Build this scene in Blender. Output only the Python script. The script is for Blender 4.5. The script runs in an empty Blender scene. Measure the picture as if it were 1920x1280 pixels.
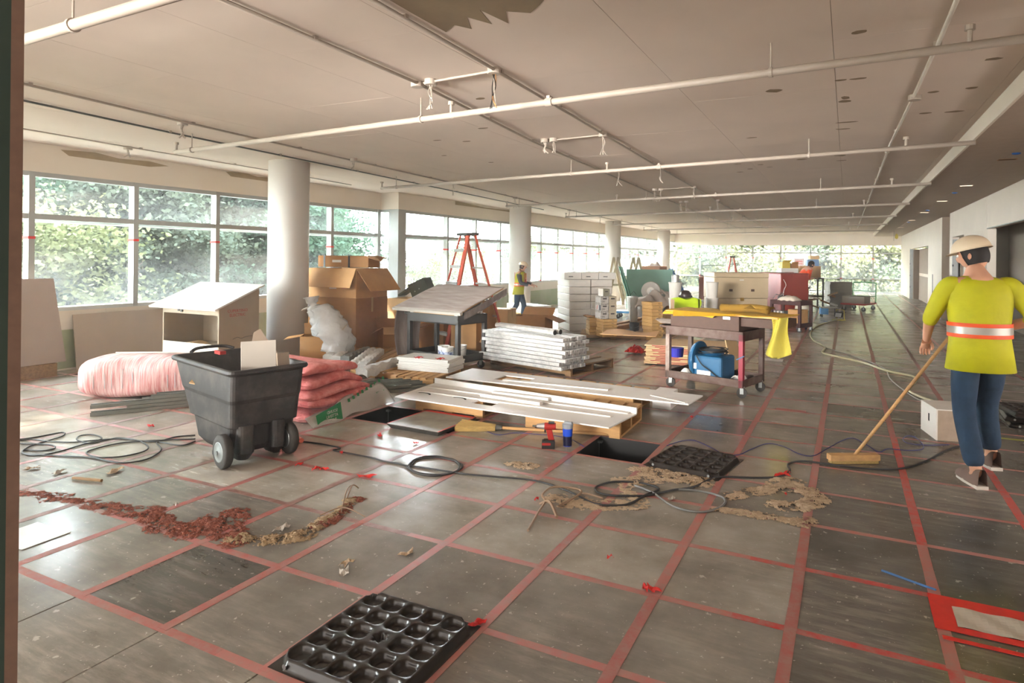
import bpy, math, random
from mathutils import Vector, Matrix, Euler
random.seed(7)
PI = math.pi
sc = bpy.context.scene
C = sc.collection

# ------------------------------------------------------------------ camera
F, YAW, ROLL, PX, PY, HC = 1173.99, .446627, -.0108925, 1026.70, 483.88, 1.6
cd = bpy.data.cameras.new('camera'); cam = bpy.data.objects.new('camera', cd); C.objects.link(cam)
cd.sensor_fit = 'HORIZONTAL'; cd.sensor_width = 36.0
cd.lens = 36.0*F/1920
cd.shift_x = (960-PX)/1920; cd.shift_y = (PY-640)/1920
cd.clip_start = .05; cd.clip_end = 400
cam.matrix_world = Matrix.Translation((0, 0, HC)) @ Matrix.Rotation(YAW, 4, 'Z') @ Matrix.Rotation(PI/2, 4, 'X') @ Matrix.Rotation(-ROLL, 4, 'Z')
sc.camera = cam
# ------------------------------------------------------------------ view, world, sun
sc.view_settings.view_transform = 'Standard'; sc.view_settings.look = 'None'
sc.view_settings.exposure = 1.3; sc.view_settings.gamma = 1.0
sc.view_settings.use_curve_mapping = False
sc.cycles.max_bounces = 10; sc.cycles.diffuse_bounces = 5; sc.cycles.glossy_bounces = 3
sc.cycles.transparent_max_bounces = 12; sc.cycles.transmission_bounces = 4
sc.cycles.sample_clamp_indirect = 6.0; sc.cycles.caustics_reflective = False; sc.cycles.caustics_refractive = False
sc.cycles.use_denoising = True
W = bpy.data.worlds.new('sky'); sc.world = W; W.use_nodes = True
nt = W.node_tree; nt.nodes.clear()
out = nt.nodes.new('ShaderNodeOutputWorld'); bg = nt.nodes.new('ShaderNodeBackground')
tc = nt.nodes.new('ShaderNodeTexCoord'); sp = nt.nodes.new('ShaderNodeSeparateXYZ')
cr = nt.nodes.new('ShaderNodeValToRGB'); mr = nt.nodes.new('ShaderNodeMapRange')
mr.inputs[1].default_value = -.2; mr.inputs[2].default_value = 1.0
cr.color_ramp.elements[0].color = (.92, .93, .95, 1); cr.color_ramp.elements[1].color = (.80, .88, 1.0, 1)
nt.links.new(tc.outputs['Generated'], sp.inputs[0]); nt.links.new(sp.outputs[2], mr.inputs[0])
nt.links.new(mr.outputs[0], cr.inputs[0]); nt.links.new(cr.outputs[0], bg.inputs[0])
bg.inputs[1].default_value = 42.0
nt.links.new(bg.outputs[0], out.inputs[0])
sd = bpy.data.lights.new('sun', 'SUN'); sun = bpy.data.objects.new('sun', sd); C.objects.link(sun)
sd.energy = 11.0; sd.angle = math.radians(3); sd.color = (1.0, .88, .72)
sun.rotation_euler = Vector((.80, .42, -.66)).to_track_quat('-Z', 'Y').to_euler()

def area(name, loc, target, sx, sy, power, col, spread=180):
    d = bpy.data.lights.new(name, 'AREA'); d.shape = 'RECTANGLE'; d.size = sx; d.size_y = sy; d.energy = power; d.color = col; d.spread = math.radians(spread)
    o = bpy.data.objects.new(name, d); C.objects.link(o); o.location = loc
    o.rotation_euler = (Vector(target)-Vector(loc)).to_track_quat('-Z', 'Y').to_euler(); return o
area('added_fill_behind_camera', (-4.2, -2.6, 1.5), (-3.6, 10, 1.7), 9.0, 2.4, 90, (1.0, .94, .88))  # unseen fill lamp added to brighten the near part of the hall
area('added_far_fill_behind_camera', (-4.5, -2.7, 1.9), (0.9, 26, 1.9), 3.0, 1.0, 58, (1.0, .95, .90), 34)  # narrow unseen fill added to lift the far end and right wall
area('added_fill_side_room', (5.4, 6.0, 1.2), (-4, 11, 1.6), 7.0, 2.0, 130, (1.0, .94, .88))  # unseen fill added in the side room to brighten the interior

# ------------------------------------------------------------------ materials
def srgb(r, g, b):
    f = lambda c: ((c/255)/12.92 if c/255 <= .04045 else (((c/255)+.055)/1.055)**2.4)
    return (f(r), f(g), f(b), 1)
MATS = {}
def mat(name, col, rough=.6, metal=0., var=.12, scale=6., bump=0., bscale=60., col2=None, emit=0., stretch=None, spec=.5, alpha=1., trans=0., fac=(.35, .65)):
    """procedural material: base colour varied by object-space noise, optional bump"""
    if name in MATS: return MATS[name]
    m = bpy.data.materials.new(name); m.use_nodes = True; MATS[name] = m
    n = m.node_tree.nodes; l = m.node_tree.links; b = n['Principled BSDF']
    c = srgb(*col) if len(col) == 3 else col
    c2 = srgb(*col2) if col2 else tuple(max(0, x*(1-var)) for x in c[:3])+(1,)
    t = n.new('ShaderNodeTexCoord'); src = t.outputs['Object']
    if stretch:
        mp = n.new('ShaderNodeMapping'); mp.inputs['Scale'].default_value = stretch; l.new(src, mp.inputs[0]); src = mp.outputs[0]
    no = n.new('ShaderNodeTexNoise'); no.inputs['Scale'].default_value = scale; no.inputs['Detail'].default_value = 6
    no.inputs['Roughness'].default_value = .65
    l.new(src, no.inputs['Vector'])
    r = n.new('ShaderNodeValToRGB'); r.color_ramp.elements[0].position = fac[0]; r.color_ramp.elements[1].position = fac[1]
    r.color_ramp.elements[0].color = c2; r.color_ramp.elements[1].color = c
    l.new(no.outputs[0], r.inputs[0]); l.new(r.outputs[0], b.inputs['Base Color'])
    b.inputs['Roughness'].default_value = rough; b.inputs['Metallic'].default_value = metal
    b.inputs['Specular IOR Level'].default_value = spec
    if trans: b.inputs['Transmission Weight'].default_value = trans
    if alpha < 1: b.inputs['Alpha'].default_value = alpha
    if emit:
        b.inputs['Emission Strength'].default_value = emit; b.inputs['Emission Color'].default_value = c
    if bump:
        bn = n.new('ShaderNodeTexNoise'); bn.inputs['Scale'].default_value = bscale; bn.inputs['Detail'].default_value = 4
        l.new(src, bn.inputs['Vector'])
        bu = n.new('ShaderNodeBump'); bu.inputs['Strength'].default_value = bump; bu.inputs['Distance'].default_value = .01
        l.new(bn.outputs[0], bu.inputs['Height']); l.new(bu.outputs[0], b.inputs['Normal'])
    return m
def add_nodes(m): return m.node_tree.nodes, m.node_tree.links, m.node_tree.nodes['Principled BSDF']

def floor_material():
    m = bpy.data.materials.new('dusty_floor_panel'); m.use_nodes = True
    n, l, b = add_nodes(m)
    geo = n.new('ShaderNodeNewGeometry'); oi = n.new('ShaderNodeObjectInfo')
    def noise(s, d=6, r=.6, sc3=None):
        x = n.new('ShaderNodeTexNoise'); x.inputs['Scale'].default_value = s; x.inputs['Detail'].default_value = d; x.inputs['Roughness'].default_value = r
        if sc3:
            mp = n.new('ShaderNodeMapping'); mp.inputs['Scale'].default_value = sc3[:3]; mp.inputs['Rotation'].default_value = (0, 0, sc3[3])
            l.new(geo.outputs['Position'], mp.inputs[0]); l.new(mp.outputs[0], x.inputs['Vector'])
        else: l.new(geo.outputs['Position'], x.inputs['Vector'])
        return x.outputs[0]
    def ramp(src, p0, p1, c0=(0, 0, 0, 1), c1=(1, 1, 1, 1)):
        r = n.new('ShaderNodeValToRGB'); r.color_ramp.elements[0].position = p0; r.color_ramp.elements[1].position = p1
        r.color_ramp.elements[0].color = c0; r.color_ramp.elements[1].color = c1; l.new(src, r.inputs[0]); return r.outputs[0]
    def mix(f, a, c, t='MIX'):
        x = n.new('ShaderNodeMix'); x.data_type = 'RGBA'; x.blend_type = t
        if isinstance(f, float): x.inputs[0].default_value = f
        else: l.new(f, x.inputs[0])
        for k, v in ((6, a), (7, c)):
            if isinstance(v, tuple): x.inputs[k].default_value = v
            else: l.new(v, x.inputs[k])
        return x.outputs[2]
    base = mix(ramp(noise(2.2), .3, .7), srgb(92, 87, 80), srgb(124, 119, 112))
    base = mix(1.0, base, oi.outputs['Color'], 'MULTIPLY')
    # drywall dust film: broad and smeared by sweeping
    dust = ramp(noise(.55, 5, .6), .42, .72)
    smear = ramp(noise(3.0, 6, .7, (1, 6, 1, .5)), .45, .75)
    dm = n.new('ShaderNodeMath'); dm.operation = 'MULTIPLY'; l.new(dust, dm.inputs[0]); l.new(smear, dm.inputs[1])
    dmx = n.new('ShaderNodeMath'); dmx.operation = 'MULTIPLY'; dmx.inputs[1].default_value = .85; l.new(dm.outputs[0], dmx.inputs[0])
    base = mix(dmx.outputs[0], base, srgb(196, 184, 170))
    # dark scuffs
    sc1 = ramp(noise(16, 8, .75, (1, 14, 1, -.6)), .60, .70)
    base = mix(ramp(noise(1.4), .45, .62), base, mix(sc1, base, srgb(46, 40, 36)))
    # plaster and paint spots
    sp1 = ramp(noise(13, 5, .62), .655, .68)
    base = mix(mix(.55, (0, 0, 0, 1), sp1), base, srgb(205, 196, 182))
    sp2 = ramp(noise(42, 3, .55), .68, .70)
    base = mix(mix(.6, (0, 0, 0, 1), sp2), base, srgb(210, 200, 188))
    l.new(base, b.inputs['Base Color'])
    rr = n.new('ShaderNodeMapRange'); rr.inputs[3].default_value = .07; rr.inputs[4].default_value = .30
    l.new(noise(2.6, 6, .65), rr.inputs[0])
    ra = n.new('ShaderNodeMath'); ra.operation = 'ADD'; ra.use_clamp = True; l.new(rr.outputs[0], ra.inputs[0])
    dr = n.new('ShaderNodeMath'); dr.operation = 'MULTIPLY'; dr.inputs[1].default_value = .22; l.new(dm.outputs[0], dr.inputs[0]); l.new(dr.outputs[0], ra.inputs[1])
    l.new(ra.outputs[0], b.inputs['Roughness'])
    b.inputs['Specular IOR Level'].default_value = .8
    bu = n.new('ShaderNodeBump'); bu.inputs['Strength'].default_value = .12; bu.inputs['Distance'].default_value = .01
    l.new(noise(5, 4, .5), bu.inputs['Height']); l.new(bu.outputs[0], b.inputs['Normal'])
    return m
def tape_material():
    m = bpy.data.materials.new('worn_red_tape'); m.use_nodes = True
    n, l, b = add_nodes(m)
    geo = n.new('ShaderNodeNewGeometry'); oi = n.new('ShaderNodeObjectInfo')
    x = n.new('ShaderNodeTexNoise'); x.inputs['Scale'].default_value = 14; x.inputs['Detail'].default_value = 8; x.inputs['Roughness'].default_value = .7
    l.new(geo.outputs['Position'], x.inputs['Vector'])
    r = n.new('ShaderNodeValToRGB'); r.color_ramp.elements[0].position = .38; r.color_ramp.elements[1].position = .62
    r.color_ramp.elements[0].color = (.1, .1, .1, 1); r.color_ramp.elements[1].color = (.75, .75, .75, 1); l.new(x.outputs[0], r.inputs[0])
    mx = n.new('ShaderNodeMix'); mx.data_type = 'RGBA'; l.new(r.outputs[0], mx.inputs[0]); l.new(oi.outputs['Color'], mx.inputs[6]); mx.inputs[7].default_value = srgb(158, 128, 118)
    l.new(mx.outputs[2], b.inputs['Base Color']); b.inputs['Roughness'].default_value = .38
    return m
def glass_material():
    """dusty window glass: see-through with a thin film of scattering plaster dust"""
    m = bpy.data.materials.new('dusty_glass'); m.use_nodes = True
    n = m.node_tree.nodes; l = m.node_tree.links; n.clear()
    o = n.new('ShaderNodeOutputMaterial'); tr = n.new('ShaderNodeBsdfTransparent'); tr.inputs[0].default_value = (.93, .965, .95, 1)
    tl = n.new('ShaderNodeBsdfTranslucent'); tl.inputs[0].default_value = (.9, .92, .92, 1)
    gl = n.new('ShaderNodeBsdfGlossy'); gl.inputs[0].default_value = (.9, .9, .9, 1); gl.inputs[1].default_value = .05
    tc = n.new('ShaderNodeNewGeometry'); no = n.new('ShaderNodeTexNoise'); no.inputs['Scale'].default_value = 1.6; no.inputs['Detail'].default_value = 5
    l.new(tc.outputs['Position'], no.inputs['Vector'])
    mr = n.new('ShaderNodeMapRange'); mr.inputs[1].default_value = .3; mr.inputs[2].default_value = .75; mr.inputs[3].default_value = .010; mr.inputs[4].default_value = .034
    l.new(no.outputs[0], mr.inputs[0])
    m1 = n.new('ShaderNodeMixShader'); l.new(mr.outputs[0], m1.inputs[0]); l.new(tr.outputs[0], m1.inputs[1]); l.new(tl.outputs[0], m1.inputs[2])
    m2 = n.new('ShaderNodeMixShader'); m2.inputs[0].default_value = .012; l.new(m1.outputs[0], m2.inputs[1]); l.new(gl.outputs[0], m2.inputs[2])
    l.new(m2.outputs[0], o.inputs[0]); return m
M_FLOOR = floor_material(); M_TAPE = tape_material(); M_GLASS = glass_material()
M_CEIL = mat('skim_coated_ceiling', (212, 196, 183), .85, var=.08, scale=.9, bump=.05, bscale=3)
M_WALL = mat('primed_drywall', (226, 216, 202), .85, var=.06, scale=1.2)
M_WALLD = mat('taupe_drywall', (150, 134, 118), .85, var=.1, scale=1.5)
M_SOF = mat('soffit_board', (178, 160, 144), .85, var=.08)
M_GREEN = mat('green_moisture_board', (158, 168, 128), .85, var=.15, scale=1.6, col2=(186, 184, 158), fac=(.3, .75))
M_MUD = mat('joint_compound_tan', (170, 152, 122), .85, var=.2)
M_PATCH = mat('bare_patch_brown', (134, 116, 92), .9, var=.18, scale=3)
M_COL = mat('white_column_plaster', (226, 221, 214), .75, var=.06, scale=1.0)
M_ALU = mat('window_aluminium', (176, 178, 176), .45, .15, var=.06)
M_ALUL = mat('window_aluminium_light', (206, 210, 208), .45, .1, var=.05)
M_REDT = mat('bright_red_tape', (214, 42, 36), .45, var=.15, scale=20)
M_PIPE = mat('painted_pipe', (170, 157, 144), .5, var=.08)
M_STEEL = mat('galvanised_steel', (158, 162, 160), .42, .75, var=.2, scale=9)
M_STEELD = mat('dull_steel', (104, 104, 100), .45, .6, var=.25, scale=14)
M_CARD = mat('cardboard', (196, 150, 98), .85, var=.12, scale=5)
M_CARDD = mat('cardboard_brown', (166, 118, 70), .85, var=.15, scale=5)
M_CARDP = mat('cardboard_pale', (222, 188, 142), .85, var=.1, scale=5)
M_TAPEP = mat('packing_tape', (206, 176, 128), .25, var=.1)
M_WHITE = mat('white_painted', (226, 222, 214), .55, var=.06, scale=4)
M_SLAB = mat('white_solid_surface', (236, 233, 228), .4, var=.04, scale=3)
M_WRAP = mat('foam_wrap', (186, 183, 178), .42, var=.35, scale=16, bump=.7, bscale=24)
M_WRAP2 = mat('light_foam_wrap', (224, 222, 218), .38, var=.15, scale=16, bump=.6, bscale=24)
M_FILM = mat('plastic_film', (226, 228, 228), .2, var=.15, scale=6, bump=.8, bscale=12, spec=.8)
M_WOOD = mat('pallet_wood', (206, 160, 104), .75, var=.25, scale=4, stretch=(1.2, 9, 9), bump=.2, bscale=30)
M_WOODD = mat('old_pallet_wood', (156, 122, 84), .8, var=.35, scale=4, stretch=(1.2, 9, 9), bump=.2, bscale=30)
M_BLACK = mat('black_plastic', (30, 28, 27), .45, var=.3, scale=8)
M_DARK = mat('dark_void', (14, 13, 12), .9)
M_RUB = mat('rubber_tyre', (58, 54, 50), .8, var=.3, scale=20)
M_BLUE = mat('blue_plastic', (32, 92, 132), .4, var=.15)
M_REDP = mat('red_plastic', (158, 38, 32), .4, var=.12)
M_FAB = mat('drop_cloth', (198, 184, 172), .9, var=.15, scale=7, bump=.5, bscale=40)

# airborne plaster dust filling the hall
vm = bpy.data.materials.new('plaster_dust_haze'); vm.use_nodes = True; vm.node_tree.nodes.clear()
_o = vm.node_tree.nodes.new('ShaderNodeOutputMaterial'); _v = vm.node_tree.nodes.new('ShaderNodeVolumeScatter')
_v.inputs['Color'].default_value = (1, .99, .97, 1); _v.inputs['Density'].default_value = .0045; _v.inputs['Anisotropy'].default_value = .25
vm.node_tree.links.new(_v.outputs[0], _o.inputs['Volume'])
# ------------------------------------------------------------------ mesh builder
class MB:
    def __init__(s): s.v = []; s.f = []
    def add(s, vs, fs):
        o = len(s.v); s.v += [tuple(p) for p in vs]; s.f += [tuple(i+o for i in f) for f in fs]; return s
    def box(s, c, d, rz=0., rx=0., ry=0.):
        x, y, z = (k/2 for k in d)
        vs = [Vector(p) for p in ((-x,-y,-z),(x,-y,-z),(x,y,-z),(-x,y,-z),(-x,-y,z),(x,-y,z),(x,y,z),(-x,y,z))]
        R = Euler((rx, ry, rz)).to_matrix(); c = Vector(c)
        return s.add([R@p+c for p in vs], [(0,3,2,1),(4,5,6,7),(0,1,5,4),(1,2,6,5),(2,3,7,6),(3,0,4,7)])
    def bx(s, x0, x1, y0, y1, z0, z1):
        return s.box(((x0+x1)/2, (y0+y1)/2, (z0+z1)/2), (abs(x1-x0), abs(y1-y0), abs(z1-z0)))
    def hexa(s, lo, hi):   # two quads, bottom and top, CCW from above
        return s.add(list(lo)+list(hi), [(0,3,2,1),(4,5,6,7),(0,1,5,4),(1,2,6,5),(2,3,7,6),(3,0,4,7)])
    def cyl(s, p0, p1, r0, n=12, r1=None, cap=True):
        p0 = Vector(p0); p1 = Vector(p1); r1 = r0 if r1 is None else r1
        d = (p1-p0).normalized(); a = d.orthogonal().normalized(); b = d.cross(a)
        vs = []
        for p, r in ((p0, r0), (p1, r1)):
            for k in range(n):
                t = 2*PI*k/n; vs.append(p+(a*math.cos(t)+b*math.sin(t))*r)
        fs = [(k, (k+1) % n, n+(k+1) % n, n+k) for k in range(n)]
        if cap: fs += [tuple(range(n-1, -1, -1)), tuple(range(n, 2*n))]
        return s.add(vs, fs)
    def lathe(s, prof, n=20, c=(0, 0, 0), axis='Z'):
        vs = []
        for r, z in prof:
            for k in range(n):
                t = 2*PI*k/n; p = (r*math.cos(t), r*math.sin(t), z)
                if axis == 'X': p = (p[2], p[0], p[1])
                if axis == 'Y': p = (p[0], p[2], p[1])
                vs.append((p[0]+c[0], p[1]+c[1], p[2]+c[2]))
        fs = []
        for i in range(len(prof)-1):
            for k in range(n):
                a = i*n+k; b = i*n+(k+1) % n; fs.append((a, b, b+n, a+n))
        fs += [tuple(range(n-1, -1, -1)), tuple(range((len(prof)-1)*n, len(prof)*n))]
        return s.add(vs, fs)
    def tube(s, pts, r, n=6, closed=False):
        P = [Vector(p) for p in pts]; m = len(P); vs = []
        up = Vector((0, 0, 1))
        for i, p in enumerate(P):
            a = P[(i-1) % m] if (closed or i > 0) else p; b = P[(i+1) % m] if (closed or i < m-1) else p
            d = (b-a); d = d.normalized() if d.length > 1e-9 else Vector((1, 0, 0))
            u = up if abs(d.z) < .95 else Vector((1, 0, 0))
            e = d.cross(u).normalized(); g = e.cross(d)
            rr = r[i] if isinstance(r, (list, tuple)) else r
            for k in range(n):
                t = 2*PI*k/n; vs.append(p+(e*math.cos(t)+g*math.sin(t))*rr)
        fs = []
        for i in range(m if closed else m-1):
            for k in range(n):
                a = i*n+k; b = i*n+(k+1) % n; j = ((i+1) % m)*n
                fs.append((a, b, j+(k+1) % n, j+k))
        if not closed: fs += [tuple(range(n-1, -1, -1)), tuple(range((m-1)*n, m*n))]
        return s.add(vs, fs)
    def prism(s, poly, z0, z1):
        n = len(poly); vs = [(x, y, z0) for x, y in poly]+[(x, y, z1) for x, y in poly]
        return s.add(vs, [tuple(range(n-1, -1, -1)), tuple(range(n, 2*n))]+[(k, (k+1) % n, n+(k+1) % n, n+k) for k in range(n)])
    def grid(s, fn, nu, nv, wrap=False):
        vs = [fn(i/nu, j/nv) for j in range(nv+1) for i in range(nu+1)]
        return s.add(vs, [(j*(nu+1)+i, j*(nu+1)+i+1, (j+1)*(nu+1)+i+1, (j+1)*(nu+1)+i) for j in range(nv) for i in range(nu)])
    def sheet(s, fn, nu, nv, th):   # a thin shell with thickness th downward
        a = [Vector(fn(i/nu, j/nv)) for j in range(nv+1) for i in range(nu+1)]
        w = nu+1; N = len(a)
        fs = [(j*w+i, j*w+i+1, (j+1)*w+i+1, (j+1)*w+i) for j in range(nv) for i in range(nu)]
        fb = [tuple(k+N for k in reversed(f)) for f in fs]
        rim = [i for i in range(w)]+[j*w+nu for j in range(1, nv+1)]+[nv*w+i for i in range(nu-1, -1, -1)]+[j*w for j in range(nv-1, 0, -1)]
        fr = [(rim[(k+1) % len(rim)], rim[k], rim[k]+N, rim[(k+1) % len(rim)]+N) for k in range(len(rim))]
        return s.add(a+[p-Vector((0, 0, th)) for p in a], fs+fb+fr)
    def mesh(s, name, m, smooth=False):
        me = bpy.data.meshes.new(name); me.from_pydata(s.v, [], s.f); me.update()
        if m: me.materials.append(m)
        if smooth:
            for p in me.polygons: p.use_smooth = True
        return me
    def obj(s, name, m, parent=None, loc=(0, 0, 0), rot=(0, 0, 0), smooth=False, bev=0., sub=0, kind=None, color=None):
        return link(name, s.mesh(name, m, smooth), parent, loc, rot, bev, sub, kind, color, smooth)
def link(name, me, parent=None, loc=(0, 0, 0), rot=(0, 0, 0), bev=0., sub=0, kind=None, color=None, smooth=False):
    o = bpy.data.objects.new(name, me); C.objects.link(o); o.location = loc; o.rotation_euler = rot
    if parent: o.parent = parent
    if bev:
        b = o.modifiers.new('bevel', 'BEVEL'); b.width = bev; b.segments = 2; b.limit_method = 'ANGLE'
    if sub:
        u = o.modifiers.new('sub', 'SUBSURF'); u.levels = sub; u.render_levels = sub
    if kind: o['kind'] = kind
    if color: o.color = color
    return o
def tag(o, label, cat, group=None, kind=None):
    o['label'] = label; o['category'] = cat
    if group: o['group'] = group
    if kind: o['kind'] = kind
    return o
def thing(name, label, cat, loc=(0, 0, 0), rz=0., group=None):
    o = bpy.data.objects.new(name, None); C.objects.link(o); o.empty_display_size = .1
    o.location = loc; o.rotation_euler = (0, 0, rz); return tag(o, label, cat, group)
def struct(name):
    o = bpy.data.objects.new(name, None); C.objects.link(o); o.empty_display_size = .1; o['kind'] = 'structure'; return o
def copy_tree(o, parent=None):
    c = o.copy(); C.objects.link(c)
    if parent: c.parent = parent
    for ch in list(o.children): copy_tree(ch, c)
    return c
def box(name, m, x0, x1, y0, y1, z0, z1, parent=None, **k):
    c = ((x0+x1)/2, (y0+y1)/2, (z0+z1)/2)
    return MB().box((0, 0, 0), (abs(x1-x0), abs(y1-y0), abs(z1-z0))).obj(name, m, parent, loc=c, **k)
def spline(pts, n=8, closed=False):
    """Catmull-Rom through points"""
    P = [Vector(p) for p in pts]; o = []; m = len(P)
    for i in range(m if closed else m-1):
        a, b, c, d = (P[(i-1) % m] if closed or i else P[0]), P[i % m], P[(i+1) % m], (P[(i+2) % m] if closed or i+2 < m else P[-1])
        for k in range(n):
            t = k/n
            o.append(.5*((2*b)+(-a+c)*t+(2*a-5*b+4*c-d)*t*t+(-a+3*b-3*c+d)*t**3))
    if not closed: o.append(P[-1])
    return o
_TX = {}
def text(body, size, m, parent, loc, rot, mirror=False, name='lettering'):
    key = (body, round(size, 4), m.name)
    if key not in _TX:
        cu = bpy.data.curves.new(name, 'FONT'); cu.body = body; cu.size = size; cu.extrude = .0006; cu.align_x = 'CENTER'; cu.align_y = 'CENTER'; cu.resolution_u = 2
        tmp = bpy.data.objects.new('tmp_text', cu); me = bpy.data.meshes.new_from_object(tmp); bpy.data.objects.remove(tmp)
        me.materials.clear(); me.materials.append(m); _TX[key] = me
    o = link(name, _TX[key], parent, loc, rot)
    if mirror: o.scale = (-1, 1, 1)
    return o
# ================================================================== STRUCTURE
ZC, ZH, ZS, ZT = 3.046, 2.666, .822, 2.075
XL, X2, XR, YF, YR = -9.64, -9.12, 2.45, 36.3, 11.25
GX, GY, GP = .395, 2.313, .603
# ---- raised floor
floor = struct('floor')
HOLES = {(-4, 4), (-8, 4), (-7, 4)}        # lifted panels
def tile_mb():
    h = GP/2-.002; b = .002
    return MB().add([(-h,-h,-.03),(h,-h,-.03),(h,h,-.03),(-h,h,-.03),(-h,-h,-b),(h,-h,-b),(h,h,-b),(-h,h,-b),(-h+b,-h+b,0),(h-b,-h+b,0),(h-b,h-b,0),(-h+b,h-b,0)],
        [(0,3,2,1),(0,1,5,4),(1,2,6,5),(2,3,7,6),(3,0,4,7),(4,5,9,8),(5,6,10,9),(6,7,11,10),(7,4,8,11),(8,9,10,11)])
tile_me = tile_mb().mesh('floor_tile', M_FLOOR)
cells = []
for i in range(-18, 10):
    for j in range(-7, 57):
        cx = GX+(i+.5)*GP; cy = GY+(j+.5)*GP
        if cx < XL-.2 or cx > 6 or cy > YF+.1: continue
        if (i, j) in HOLES: continue
        w = .432*-cx+.902*cy; u = (.902*cx+.432*cy)/w if w > .3 else 99
        seen = w > .3 and -1.25 < u < .85 and (HC/w < .98)
        cells.append((not seen, w, i, j, cx, cy))
cells.sort()
DARK = {(-6, -1): .45, (-2, 3): 1.3, (-1, 1): .95, (0, 2): .75, (1, 3): .8, (-1, 0): .95, (-2, 6): 1.5, (-1, 6): 1.2, (-3, 6): 1.2}  # truly dark tiles, and shade painted into those before the shop cart
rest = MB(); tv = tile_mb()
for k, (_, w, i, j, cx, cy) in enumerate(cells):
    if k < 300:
        g_ = random.uniform(.85, 1.15)*(2.5 if cx < -3.2 and cy > 2.9 else 2.0 if cx < -.3 and cy > 2.9 else 1.45 if cx < -.3 else 2.0 if cy > 7.5 else 1.2 if cy > 5 else .85); g_ = DARK.get((i, j), g_)  # left and far tiles lightened to paint in window glare, plus dust
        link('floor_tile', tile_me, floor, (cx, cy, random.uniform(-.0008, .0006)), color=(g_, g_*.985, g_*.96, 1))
    else:
        rest.add([(x+cx, y+cy, z+random.uniform(0, .0004)) for x, y, z in tv.v], tv.f)
rest.obj('distant_floor_tiles', M_FLOOR, floor, kind='stuff', color=(3.0, 2.96, 2.9, 1))  # paled to paint in window glare on top of the dust
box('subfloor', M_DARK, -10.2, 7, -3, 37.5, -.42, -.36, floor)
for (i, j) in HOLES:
    for a in (0, 1):
        for b in (0, 1):
            x, y = GX+(i+a)*GP, GY+(j+b)*GP
            MB().cyl((0, 0, -.36), (0, 0, -.06), .012, 8).box((0, 0, -.355), (.1, .1, .008)).box((0, 0, -.045), (.09, .09, .02)).obj('floor_pedestal', M_STEEL, floor, (x, y, 0))
# stringers round the opened bays
for (i, j) in ((-4, 4), (-8, 4), (-6, 4)):
    x, y = GX+i*GP, GY+j*GP
    MB().bx(0, .006, 0, GP, -.30, -.005).obj('bay_skirt', M_BLACK, floor, (x, y, 0))
    if i != -6: MB().bx(0, GP, 0, .006, -.30, -.005).obj('bay_skirt', M_BLACK, floor, (x, y+GP-.006, 0))
# ---- tape over the joints
tape_n = 0
def tape(x0, y0, x1, y1, wd, col, z=.0008):
    global tape_n
    if tape_n >= 298: return
    tape_n += 1
    if tape_n == 297: print('tape limit')
    L = math.hypot(x1-x0, y1-y0); a = math.atan2(y1-y0, x1-x0)
    n = max(2, int(L/.25)); rnd = random.Random(int(x0*977+y0*313))
    ja = [rnd.uniform(-.002, .002) for _ in range(n+1)]; jb = [rnd.uniform(-.002, .002) for _ in range(n+1)]
    MB().sheet(lambda u, v: (u*L, (v-.5)*wd+(ja if v < .5 else jb)[int(round(u*n))], 0), n, 1, .0006).obj('tape_strip', M_TAPE, floor, ((x0), (y0), z+.0006), (0, 0, a), color=col)
PINK, ROSE, RED, BRN = srgb(184, 104, 98), srgb(170, 84, 80), srgb(196, 30, 32), srgb(128, 84, 76)
def tcol(x, y, r):
    if x > -.6 and y < 4.4: return [RED, RED, ROSE, PINK][r.randrange(4)]
    if x < -2.8 and y < 3: return [ROSE, BRN][r.randrange(2)]
    if y > 8: return [BRN, ROSE][r.randrange(2)]
    return [PINK, ROSE, PINK][r.randrange(3)]
rr_ = random.Random(5)
for i in range(-16, 4):
    x = GX+i*GP; y = .5
    while y < 35.5:
        L = GP*(2 if y < 4 else 4 if y < 10 else 26)
        y1 = min(y+L, 35.9)
        w = .432*-x+.902*y
        if (.902*x+.432*y)/max(w, .1) > -1.15:
            col = tcol(x, y, rr_)
            if i in (0, -1) and y < 6: col = [PINK, ROSE][rr_.randrange(2)]
            if i == 0 and y < 4.3: col = [RED, PINK][rr_.randrange(2)]
            tape(x+rr_.uniform(-.004, .004), y, x, y1, .052, col, .0009)
        y = y1
for j in range(-3, 30):
    y = GY+j*GP; x = -9.5
    while x < 2.3:
        L = GP*(3 if y < 5.5 else 20)
        x1 = min(x+L, 2.35); w = .432*-x+.902*y
        a = (.902*x1+.432*y)/max(.432*-x1+.902*y, .1)
        if (y < 3 and -5.2 < x < 2) or (a > -1.15 and (.902*x+.432*y)/max(.432*-x+.902*y, .1) < .85):
            segs = [(x, x1)]
            tape(x, y+rr_.uniform(-.004, .004), x1, y, .036 if y > 4.5 else .044, tcol(x+.5, y, rr_), .0003)
        x = x1
# ---- ceiling of plasterboard sheets
ceil = struct('ceiling')
def panel_me(lx, ly): return MB().box((0, 0, .0125), (lx-.003, ly-.003, .025)).mesh('ceiling_panel', M_CEIL)
pm = panel_me(1.2, 2.5)
xx = -9.7; i = 0
while xx < 1.17:
    yy = -3.0-(i % 2)*1.25
    while yy < 36.3:
        link('ceiling_panel', pm, ceil, (xx+.6, yy+1.25, ZC+random.uniform(0, .0006)), color=(1, 1, 1, 1)); yy += 2.5
    xx += 1.2; i += 1
box('slab_above', M_WALLD, -10.5, 7, -3.2, 37, ZC+.03, ZC+.13, ceil)
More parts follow.
